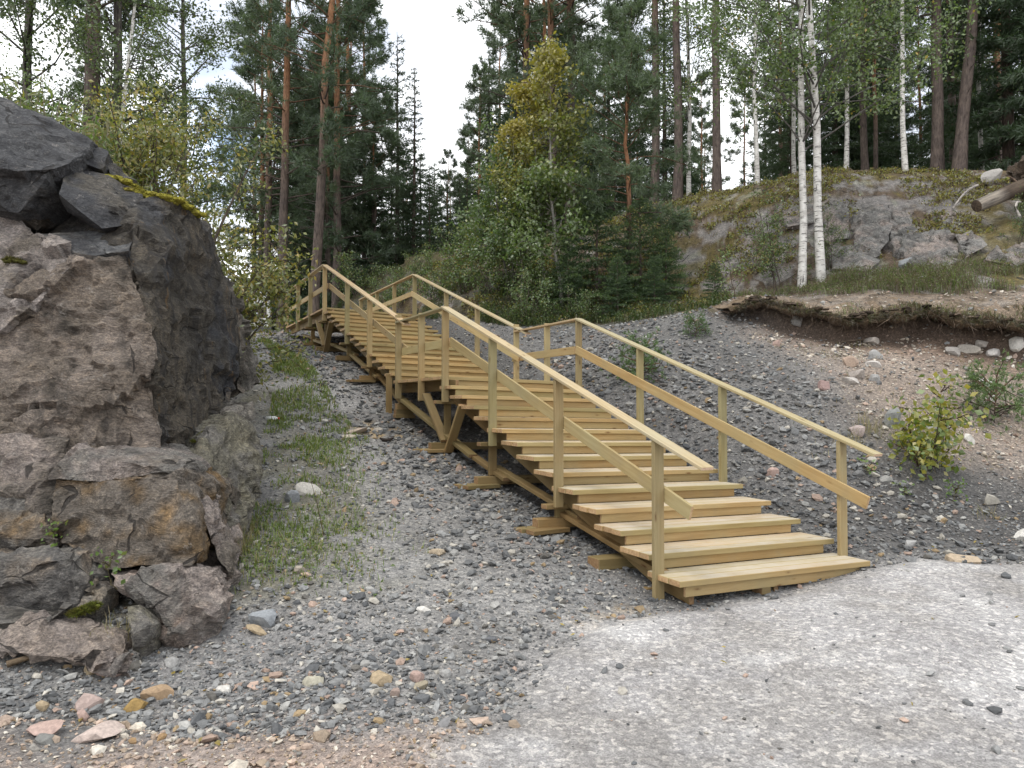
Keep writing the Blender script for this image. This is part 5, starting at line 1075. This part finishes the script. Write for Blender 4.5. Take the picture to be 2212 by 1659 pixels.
weed_patch(g, 420, f_top, .5, 1.15, WC, .12, .24, 18); weed_patch(g, 150, lambda r, n: tuple(np.array(f_top(r, n)) - np.array([[0], [.3]])), .2, .5, WC, .08, .3, 12)
tag(link('weeds', g.mesh('weeds', M_LEAF)), 'tall yellow green weeds growing on top of the cut rock', 'weeds', None, 'stuff')
# moss cushions on the rock
def moss(pts, r, label, cols=((.34, .31, .055), (.27, .26, .05), (.17, .16, .04)), n=2600):
    rng = np.random.default_rng(len(label)); A = np.array([W(*p) for p in pts]); t = rng.random(n) * (len(A) - 1); i = np.minimum(t.astype(int), len(A) - 2); f = (t - i)[:, None]
    P = A[i] * (1 - f) + A[i + 1] * f; o = unit(rng.normal(0, 1, (n, 3))) * r * rng.random((n, 1)) ** .4 * np.array([1, 1, .42]) * (.75 + .6 * vnoise(P * 6, 5))[:, None]; P = P + o + np.array([0, 0, -.03])
    V, T, C_ = needles(rng, P, unit(o + np.array([0, 0, r * .8])), np.full(n, .032), .009, 5, np.array(cols)[rng.integers(len(cols), size=n)]); g = Geo(); g.add(V, T=T, C=C_)
    # a solid cushion below the fronds
    bm = bmesh.new(); ml = max(10, n // 28)
    for i_ in range(ml):
        t_ = rng.random() * (len(A) - 1); i0 = min(int(t_), len(A) - 2); q = A[i0] + (A[i0 + 1] - A[i0]) * (t_ - i0) + rng.normal(0, r * .38, 3) * np.array([1, 1, .2]) - np.array([0, 0, .03]); r_ = r * rng.uniform(.22, .62)
        m = Matrix.Translation(q) @ Matrix.Diagonal((r_, r_, r_ * .5, 1)); bmesh.ops.create_icosphere(bm, subdivisions=1, radius=1, matrix=m)
    Vc = np.array([v.co[:] for v in bm.verts]); Tc = np.array([[v.index for v in f.verts] for f in bm.faces]); bm.free(); g.add(Vc, T=Tc, C=np.array(cols[0]))
    return tag(link('moss', g.mesh('moss', M_MOSS)), label, 'moss', None, 'stuff')
moss([(236, 380, 7.1), (262, 390, 7.12), (285, 402, 7.12), (306, 416, 7.08), (335, 420, 7.12), (360, 424, 7.2), (385, 434, 7.3), (408, 448, 7.4), (424, 460, 7.5)], .115, 'bright yellow moss cushion along the top edge of the cut rock', n=5000)
moss([(22, 556, 6.25), (46, 560, 6.22)], .07, 'small dark moss tuft on the pinkish rock slope', ((.10, .10, .03), (.15, .14, .04), (.08, .07, .03)), 500)
moss([(155, 1318, 4.9), (185, 1308, 4.95), (205, 1298, 5.0)], .045, 'green moss strip beside the square boulder', ((.14, .17, .03), (.2, .2, .04), (.10, .11, .03)), 600)
moss([(420, 948, 6.6), (445, 930, 6.9)], .05, 'green moss in the joint above the yellowish upright slab', ((.14, .17, .03), (.2, .2, .04), (.10, .11, .03)), 400)

# ------------------------------------------------------------------ undercut turf edge with roots
rng = np.random.default_rng(600); xs = np.linspace(3.75, 13.0, 620); ty = turf_y(xs); e1 = fbm(np.stack([xs, 0 * xs, 0 * xs], 1), 1.6, 4, 601); e2 = fbm(np.stack([xs, 0 * xs + 3, 0 * xs], 1), 4, 3, 602)
e3 = fbm(np.stack([xs, 0 * xs + 7, 0 * xs], 1), 11, 3, 609); over = .34 + .24 * e1 + .13 * e2 + .10 * e3; th = (.085 + .05 * e2 + .05 * e3) * np.clip((xs - 3.7) / .6, .3, 1)
zt = terrain(xs, ty + .30); zt2 = terrain(xs, ty + .75)
rows = [(ty + .75, zt2 + .005), (ty + .30, zt + .02), (ty + .02, zt + .015 - .02), (ty - over * .75, zt - .07 + .04 * e2), (ty - over, zt - .14 - th * .5 + .05 * e3), (ty - over * .85, zt - .15 - th), (ty - .02, zt - .03 - th * .9), (ty + .25, zt - .05 - th)]
V = np.concatenate([np.column_stack([xs, y_, z_]) for y_, z_ in rows]); m = len(xs); i = np.arange(m - 1)[None, :] + (np.arange(len(rows) - 1) * m)[:, None]; Q_ = np.stack([i, i + m, i + m + 1, i + 1], -1).reshape(-1, 4)
V = V + .035 * np.stack([fbm(V, 6, 4, 603), fbm(V, 6, 4, 604), fbm(V, 6, 4, 605)], 1)
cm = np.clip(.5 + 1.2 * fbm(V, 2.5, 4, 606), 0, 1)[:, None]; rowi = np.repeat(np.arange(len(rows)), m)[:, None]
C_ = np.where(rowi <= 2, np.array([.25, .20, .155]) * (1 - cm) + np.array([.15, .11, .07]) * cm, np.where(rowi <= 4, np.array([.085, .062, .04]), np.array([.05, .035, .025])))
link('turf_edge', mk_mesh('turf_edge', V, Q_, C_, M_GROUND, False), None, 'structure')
g = Geo()
for k in range(260):
    j = rng.integers(6, m - 6); l = rng.uniform(.025, .075); V0, F0 = ICO2; Vk = V0 * np.array([1.25, 1.0, rng.uniform(.35, .65)]) * (1 + .45 * fbm(V0 * 1.7 + k, 1, 3, k))[:, None] * l
    up = rng.random() < .45; c = np.array([xs[j], ty[j] - over[j] * rng.uniform(.3, 1.0) - (0 if not up else -.1), zt[j] - th[j] * rng.uniform(-.1, 1.0) - .02])
    cc = np.array([.055, .042, .03]) if rng.random() < .8 else np.array([.13, .10, .075]); g.add(Vk + c, T=F0, C=cc * rng.uniform(.5, 1.3))
tag(link('sod_clods', g.mesh('sod_clods', M_GROUND)), 'crumbling dark sod along the undercut turf edge', 'sod', None, 'stuff')
g = Geo()
for k in range(420):
    j = rng.integers(8, m - 8); x, y, z = xs[j], ty[j] - over[j] * rng.uniform(.2, .95), zt[j] - .05 - th[j] * rng.uniform(.6, 1)
    P = bent(rng, (x, y, z), (rng.normal(0, .5), rng.normal(-.3, .4), -1), rng.uniform(.08, .34), 5, .4, .3); tube(g, P, np.linspace(rng.uniform(.003, .008), .0015, 5), 3, np.array([.17, .13, .10]) * rng.uniform(.5, 1.5))
tag(link('roots', g.mesh('roots', M_TWIG, True)), 'thin bare roots hanging below the undercut turf edge', 'roots', None, 'stuff')
g = Geo(); n = 9000; j = rng.integers(4, m - 4, n); P = np.column_stack([xs[j], ty[j] - over[j] * rng.uniform(.55, 1.03, n), zt[j] - .09 - th[j] * rng.uniform(0, .9, n)])
V, T, C_ = needles(rng, P, unit(np.column_stack([rng.normal(0, .5, n), rng.normal(-.7, .3, n), rng.normal(-.55, .5, n)])), rng.uniform(.05, .15, n), .010, 2, pick(rng, n, (((.075, .055, .038), 5), ((.12, .09, .06), 3), ((.10, .11, .045), 2), ((.17, .14, .10), 1)))); g.add(V, T=T, C=C_)
n = 6500; j = rng.integers(4, m - 4, n); k = rng.random(n) < sstep(-.25, .25, fbm(np.stack([xs[j], 0 * j, 0 * j], 1), 1.3, 3, 610)); j = j[k]; n = len(j); tt = rng.uniform(-.95, .9, n)
P = np.column_stack([xs[j], ty[j] + np.where(tt < 0, tt * over[j], tt * .6), zt[j] - .01 + .05 * np.maximum(tt, 0) - .10 * np.maximum(-tt, 0)])
V, T, C_ = blades(rng, P, rng.uniform(.04, .14, n), np.full(n, .011), pick(rng, n, (((.10, .085, .045), 4), ((.11, .12, .05), 2), ((.15, .10, .09), 3), ((.17, .21, .06), .8))), 1.5); g.add(V, T=T, C=C_)
tag(link('heather_fringe', g.mesh('heather_fringe', M_GRASS)), 'sparse heather fringe growing along the undercut turf edge', 'heather', None, 'stuff')

rng = np.random.default_rng(640); n = 420; Y = rng.uniform(3.3, 12, n); X = rng.uniform(-.7, .7, n) * Y; k = (poly_sd(X, Y, ROCKFOOT) < -.4) & (hill_mask(X, Y) < .2) & (rng.random(n) < np.where(poly_sd(X, Y, PAD) > 0, .12, 1)); X, Y = X[k], Y[k]; u_, a_l = to_ua(X, Y); k = ~((u_ > -.2) & (u_ < 2.4) & (a_l > -.1)); X, Y = X[k], Y[k]; n = len(X)
V, Q_, C_ = leaves(rng, np.column_stack([X, Y, terrain(X, Y) + .022]), np.full(n, .045), pick(rng, n, (((.36, .27, .06), 3), ((.28, .17, .07), 2), ((.20, .13, .08), 2))), 3.0, .55); g = Geo(); g.add(V, Q=Q_, C=C_)
tag(link('fallen_leaves', g.mesh('fallen_leaves', M_LEAF)), 'yellow and brown fallen leaves scattered over the gravel', 'fallen leaves', None, 'stuff')

# ------------------------------------------------------------------ fallen log and branch
M_LOG = mat_bark('weathered_wood', (1.5, 14, 14))
a_, b_ = W(2108, 446, 15.6), W(2330, 352, 16.0); a_[2] = max(a_[2], tz(a_[0], a_[1]) + .12)
log = empty('fallen_log', tuple(a_)); log.rotation_euler = Vector(b_ - a_).to_track_quat('X', 'Z').to_euler(); LL = float(np.linalg.norm(b_ - a_)); tag(log, 'bleached fallen log with broken end lying on the hill at the right edge', 'log')
g = Geo(); t = np.linspace(0, 1, 12)[:, None]; P = t * np.array([[LL, 0, 0]]); P = P + .02 * np.stack([fbm(P, 2, 2, 1), fbm(P, 2, 2, 2), fbm(P, 2, 2, 3)], 1)
tube(g, P, np.linspace(.135, .20, 12), 14, np.where(np.linspace(0, 1, 12)[:, None] < .26, np.array([.21, .185, .16]), np.array([.09, .07, .055])))
V0 = g.V[0]; k = len(V0); g.add(np.concatenate([V0[:14], [P[0] + np.array([-.03, -.02, 0])]]), T=[[i, 14, (i + 1) % 14] for i in range(14)], C=np.array([.12, .09, .07]))
link('trunk', g.mesh('trunk', M_LOG, True), log)
V, F, C_ = rock_mesh('root_plate', np.array([[-.25, -.5, -.45], [.25, -.5, -.4], [-.3, .45, -.4], [.3, .5, -.4], [-.2, -.45, .55], [.3, -.35, .5], [-.25, .4, .45], [.2, .45, .55]]) + np.array([LL * .62, 0, 0]), None, voxel=.06, cols=((.085, .062, .045), (.05, .038, .03), (.14, .11, .085)), amp=.16, seed=71, world=False)
link('root_plate', mk_mesh('root_plate', V, F, C_, M_ROCK, False), log)
for i, (t0, d, l, r) in enumerate(((.45, (-.5, -.3, .5), .5, .03), (.55, (.2, -.5, .8), .4, .035), (.62, (-.3, .1, .9), .55, .03), (.7, (.2, -.6, -.3), .5, .04), (.75, (-.5, -.2, .4), .6, .035))):
    g = Geo(); tube(g, bent(rng, (LL * t0, 0, 0), unit(np.array(d)), l, 6, .1, .25), np.linspace(r, .008, 6), 6, np.array([.17, .125, .10])); link('root_stub', g.mesh('root_stub', M_LOG, True), log)
g = Geo(); p0 = W(2112, 400, 16.2); p1 = W(2058, 452, 15.7); P = np.array([p0 * (1 - t) + p1 * t + np.array([0, 0, .10 * math.sin(t * 3)]) for t in np.linspace(0, 1, 8)]) - p1; tube(g, P, np.linspace(.03, .016, 8), 6, np.array([.38, .35, .32])); o = link('fallen_branch', g.mesh('fallen_branch', M_LOG, True)); o.location = p1; tag(o, 'thin pale dead branch leaning beside the fallen log', 'branch')
g = Geo(); q = W(2200, 468, 14.9); q[2] = max(q[2], tz(q[0], q[1]) + .02); tube(g, np.array([[.05, 0, .30], [-.02, 0, .30], [-.06, -.02, .22], [-.05, -.03, .10], [.0, -.03, .0]]), np.linspace(.022, .03, 5), 6, np.array([.45, .42, .39])); o = link('root_piece', g.mesh('root_piece', M_LOG, True)); o.location = q; tag(o, 'hooked pale dead root standing below the fallen log', 'root')
g = Geo(); q = W(1865, 765, 11.9); q[2] = tz(q[0], q[1]); tube(g, np.array([[-.35, .03, .02], [-.1, 0, .06], [.2, .05, .05], [.5, .1, .06]]), .008, 5, np.array([.2, .16, .12])); o = link('dry_stick', g.mesh('dry_stick', M_LOG, True)); o.location = q; tag(o, 'thin dry stick lying on the soil bank', 'stick')
g = Geo(); x, y = px_at(75, 4.55); q = np.array([x, y, tz(x, y) + .03]); tube(g, np.array([[-.10, -.06, .0], [-.03, -.02, .02], [.05, .04, .035], [.11, .09, .05]]), [.022, .018, .02, .006], 6, np.array([.16, .12, .08])); o = link('driftwood_piece', g.mesh('driftwood_piece', M_LOG, True)); o.location = q; tag(o, 'short weathered piece of split wood on the dark gravel', 'wood piece')

# ------------------------------------------------------------------ small white shelter at the top of the path
M_WHITE = mat_flat('white_paint', (.72, .72, .69)); M_CONC = mat_flat('plinth_concrete', (.12, .12, .125)); M_DARKG = mat_flat('dark_opening', (.03, .03, .03))
def cuboid(name, parent, c, d, mat, rz=0.0):
    bm = bmesh.new(); bmesh.ops.create_cube(bm, size=1.0); bmesh.ops.scale(bm, vec=Vector(d), verts=bm.verts); bmesh.ops.bevel(bm, geom=bm.edges[:], offset=min(d) * .08, segments=1, affect='EDGES')
    me = bpy.data.meshes.new(name); bm.to_mesh(me); bm.free(); me.materials.append(mat); o = link(name, me, parent); o.location = c; o.rotation_euler = (0, 0, rz); return o
x, y = px_at(548, 24.0); zg = tz(x, y); sh = empty('garden_shelter', (x, y, zg)); sh.rotation_euler = (0, 0, .22); tag(sh, 'small white painted shelter with open sides at the top of the path', 'shelter')
zb = W(560, 712, 24)[2] - zg
cuboid('plinth', sh, (0, 0, zb - .05), (1.15, .75, .22), M_CONC); cuboid('base_panel', sh, (0, 0, zb + .18), (1.0, .62, .24), M_WHITE)
for sx in (-.46, -.12, .46):
    for sy in (-.28, .28): cuboid('post', sh, (sx, sy, zb + .72), (.09 if sx != -.12 else .06, .07, .86), M_WHITE)
cuboid('upper_panel', sh, (0, 0, zb + .93), (1.0, .60, .36), M_WHITE); cuboid('sill', sh, (0, 0, zb + .32), (1.06, .68, .05), M_WHITE); cuboid('roof', sh, (0, 0, zb + 1.17), (1.12, .74, .06), M_WHITE)

# ------------------------------------------------------------------ litter
M_RED = mat_flat('red_plastic', (.55, .07, .03), .4); M_WPL = mat_flat('white_plastic', (.75, .75, .74), .35)
x, y = px_at(553, 11.2); bt = empty('plastic_bottle', (x + .25, y, tz(x + .25, y) + .035)); bt.rotation_euler = (0, 0, .1); tag(bt, 'small white plastic bottle with a red cap lying in the grass', 'bottle')
g = Geo(); tube(g, np.array([[-.09, 0, 0], [-.088, 0, 0], [0, 0, 0], [.05, 0, 0], [.075, 0, 0], [.085, 0, 0]]), [.002, .033, .035, .034, .016, .014], 12); link('body', g.mesh('body', M_WPL, True), bt)
g = Geo(); tube(g, np.array([[.083, 0, 0], [.084, 0, 0], [.108, 0, 0], [.109, 0, 0]]), [.002, .019, .019, .002], 12); link('cap', g.mesh('cap', M_RED, True), bt)
g = Geo(); x, y = px_at(836, 10.6); q = np.array([x, y, tz(x, y) + .02]); tube(g, np.array([[-.10, 0, .03], [-.05, -.01, .005], [0, -.015, 0], [.05, -.01, .01], [.10, .0, .035]]), [.012, .028, .03, .028, .012], 6, np.array([.035, .028, .024])); o = link('bark_strip', g.mesh('bark_strip', M_LOG, True)); o.location = q; tag(o, 'dark curled strip of bark lying on the path beside the pale flat stones', 'bark')
g = Geo(); x, y = px_at(703, 6.9); q = np.array([x, y, tz(x, y)]); tube(g, bent(rng, (0, 0, -.02), (-.12, 0, 1), .55, 6, .1, .06), np.linspace(.004, .002, 6), 4, np.array([.10, .07, .05])); o = link('bare_stem', g.mesh('bare_stem', M_TWIG, True)); o.location = q; tag(o, 'bare thin dark stem standing in the grass patch', 'stem')

# ------------------------------------------------------------------ single stones
def stone(px, Y, l, w, h, col, label, group=None, seed=0, sub=2, rz=None, sink=.33):
    rng = np.random.default_rng(seed * 7 + int(px)); V0, F0 = ICO2 if sub == 2 else ICO1
    V = np.sign(V0) * np.abs(V0) ** .72; V = V * (1 + .16 * fbm(V0 + seed, 1.3, 2, seed)[:, None])
    for k in range(7):                                              # flat broken faces
        n_ = unit(rng.normal(0, 1, 3)); c = rng.uniform(.45, .8); dd = V @ n_ - c; V = V - np.maximum(dd, 0)[:, None] * n_[None]
    V = V * np.array([l, w, h]) / 2 / np.abs(V).max(0); x, y = px_at(px, Y); z = tz(x, y)
    cc = np.array(col) * (1 + .25 * fbm(V / l * 3, 1, 3, seed)[:, None]); o = link('stone', mk_mesh('stone', V, F0, cc, M_STONE, False)); o.location = (x, y, z + h * (.5 - sink)); o.rotation_euler = (rng.normal(0, .1), rng.normal(0, .1), rng.uniform(0, 6.28) if rz is None else rz)
    return tag(o, label, 'stone', group)
TAN, OCH, PNK, WHT, BLU, DGR, LGR = (.33, .26, .17), (.30, .20, .075), (.40, .29, .25), (.58, .56, .52), (.25, .265, .28), (.11, .113, .12), (.32, .315, .305)
ST = [(832, 1476, 62, 30, TAN, 'tan angular stone, largest of the loose stones in the foreground gravel'), (858, 1504, 26, 22, (.26, .20, .17), 'brown cube shaped stone just below the large tan stone'), (905, 1474, 36, 26, PNK, 'pinkish grey stone right of the large tan stone'), (912, 1492, 32, 20, (.30, .26, .19), 'mottled tan stone below the pinkish grey stone'), (962, 1462, 30, 18, LGR, 'whitish angular stone right of the pinkish grey stone'),
      (575, 1345, 68, 34, BLU, 'large bluish grey slab sticking out of the gravel right of the pink boulders'), (562, 1368, 52, 14, TAN, 'thin brown edged slab below the bluish slab'), (348, 1510, 70, 30, (.34, .24, .15), 'tan stone with pink end lying on an ochre wedge'), (303, 1535, 52, 26, OCH, 'ochre wedge shaped stone under the tan stone'), (376, 1444, 36, 24, LGR, 'grey rounded stone above the tan and ochre pair'),
      (222, 1592, 110, 30, (.45, .37, .33), 'flat pale pink slab lying in the pink gravel'), (110, 1590, 76, 30, PNK, 'pinkish banded stone left of the flat pink slab'), (112, 1606, 50, 18, (.17, .17, .16), 'dark grey oblong stone in front of the banded pink stone'), (248, 1462, 60, 34, PNK, 'pale pink block below the jagged pink slab'), (205, 1462, 32, 24, TAN, 'small tan block left of the pale pink block'), (208, 1530, 60, 34, (.36, .28, .25), 'pinkish stone half sunk in dark gravel'), (105, 1536, 30, 22, TAN, 'beige stone alone in the dark gravel at lower left'), (192, 1555, 34, 26, PNK, 'small pink stone above the flat pink slab'),
      (918, 1320, 36, 12, WHT, 'flat white stone on the path'), (1063, 1390, 28, 14, DGR, 'dark grey stone near the edge of the pale yard'), (985, 1338, 26, 14, DGR, 'small dark stone right of the flat white stone'), (632, 1085, 34, 30, (.21, .22, .23), 'grey angular stone standing at the edge of the grass'), (668, 1068, 62, 26, (.42, .40, .36), 'flat pale rock plate right of the grey angular stone'), (945, 1198, 48, 14, (.40, .33, .24), 'flat tan stone in the middle of the path'), (650, 1240, 24, 18, (.34, .30, .25), 'speckled round stone below the grass'), (490, 1500, 40, 18, WHT, 'white oblong stone among the foreground pebbles'), (680, 1478, 46, 18, (.36, .34, .27), 'flat grey yellow stone left of the large tan stone'),
      (770, 935, 60, 12, (.45, .37, .30), 'long pale pinkish flat rock on the path'), (755, 945, 40, 8, (.43, .38, .31), 'short pale flat rock left of the bark strip'), (815, 930, 26, 8, (.40, .36, .31), 'pale flat rock chip right of the long flat rock'), (2135, 1088, 36, 22, (.33, .31, .27), 'tan grey stone below the yellow birch bush'), (2075, 1215, 66, 24, (.40, .32, .23), 'long beige rock at the edge of the pale yard'), (1925, 915, 46, 40, (.28, .285, .28), 'grey boulder behind the right handrail end'), (1680, 748, 20, 18, PNK, 'pinkish stone under the left end of the turf edge'),
      (1890, 772, 34, 20, LGR, 'round grey white stone stacked on another on the bank'), (1888, 792, 36, 20, (.45, .42, .39), 'pale stone under the round grey white stone'), (1835, 790, 38, 24, (.37, .28, .22), 'tan boulder on the soil bank'), (1850, 815, 36, 20, (.36, .32, .29), 'grey tan stone below the tan boulder'), (1838, 826, 40, 14, (.44, .41, .38), 'flat pale stone beside the dry stick'), (1780, 838, 36, 22, (.33, .23, .21), 'reddish rounded stone on the bank'), (1890, 822, 26, 18, LGR, 'light grey stone right of the dry stick'),
      (1888, 742, 38, 18, (.40, .36, .32), 'rounded beige stone just below the turf edge'), (2095, 760, 46, 18, (.34, .31, .27), 'layered grey stone near the roots at right'), (2060, 764, 34, 20, (.30, .28, .26), 'rounded brown grey stone left of the layered stone'), (2150, 770, 34, 20, (.42, .40, .38), 'white grey stone below the dark undercut'), (2200, 755, 40, 26, WHT, 'white stone at the right edge below the turf'), (2125, 745, 30, 16, (.42, .38, .34), 'rounded stone tucked under the turf edge'), (1725, 702, 26, 30, LGR, 'upright pale stone above the turf edge'),
      (1995, 612, 26, 18, (.27, .27, .27), 'grey stone in the heather near the birches'), (1965, 578, 40, 24, (.24, .25, .26), 'blue grey boulder above the heather'), (2150, 392, 54, 34, (.34, .32, .30), 'pale rock on the hilltop left of the fallen log'), (2130, 845, 50, 34, (.52, .51, .48), 'large whitish stone behind the small pine sapling'), (1700, 1005, 36, 22, DGR, 'dark stone beside the second right post'), (1665, 1030, 30, 20, PNK, 'pinkish pebble beside the treads near the second right post'), (1850, 940, 34, 24, (.34, .28, .26), 'mauve stone left of the right end post'), (2010, 930, 30, 22, LGR, 'pale stone under the yellow birch bush'), (2090, 955, 26, 20, WHT, 'white stone right of the yellow birch bush'), (2140, 870, 30, 18, WHT, 'small white stone at the foot of the pine sapling'), (2200, 1165, 34, 24, WHT, 'white stone near the right edge of the gravel'), (1960, 1180, 30, 18, LGR, 'pale stone near the corner of the lowest step'), (700, 912, 20, 8, (.42, .40, .36), 'small pale chip beside the upper grass patch')]
for i, (px, py, wpx, hpx, col, lb) in enumerate(ST):
    Y = yz(px, py); l = wpx / FPX * Y; h = max(hpx / FPX * Y * 1.3, .035)
    stone(px, Y, l, l * .72, h, col, lb, None, seed=i + 1, rz=.3 * math.sin(i))

print('tris', sum(len(m.loops) - 2 * len(m.polygons) for m in bpy.data.meshes if m.users))
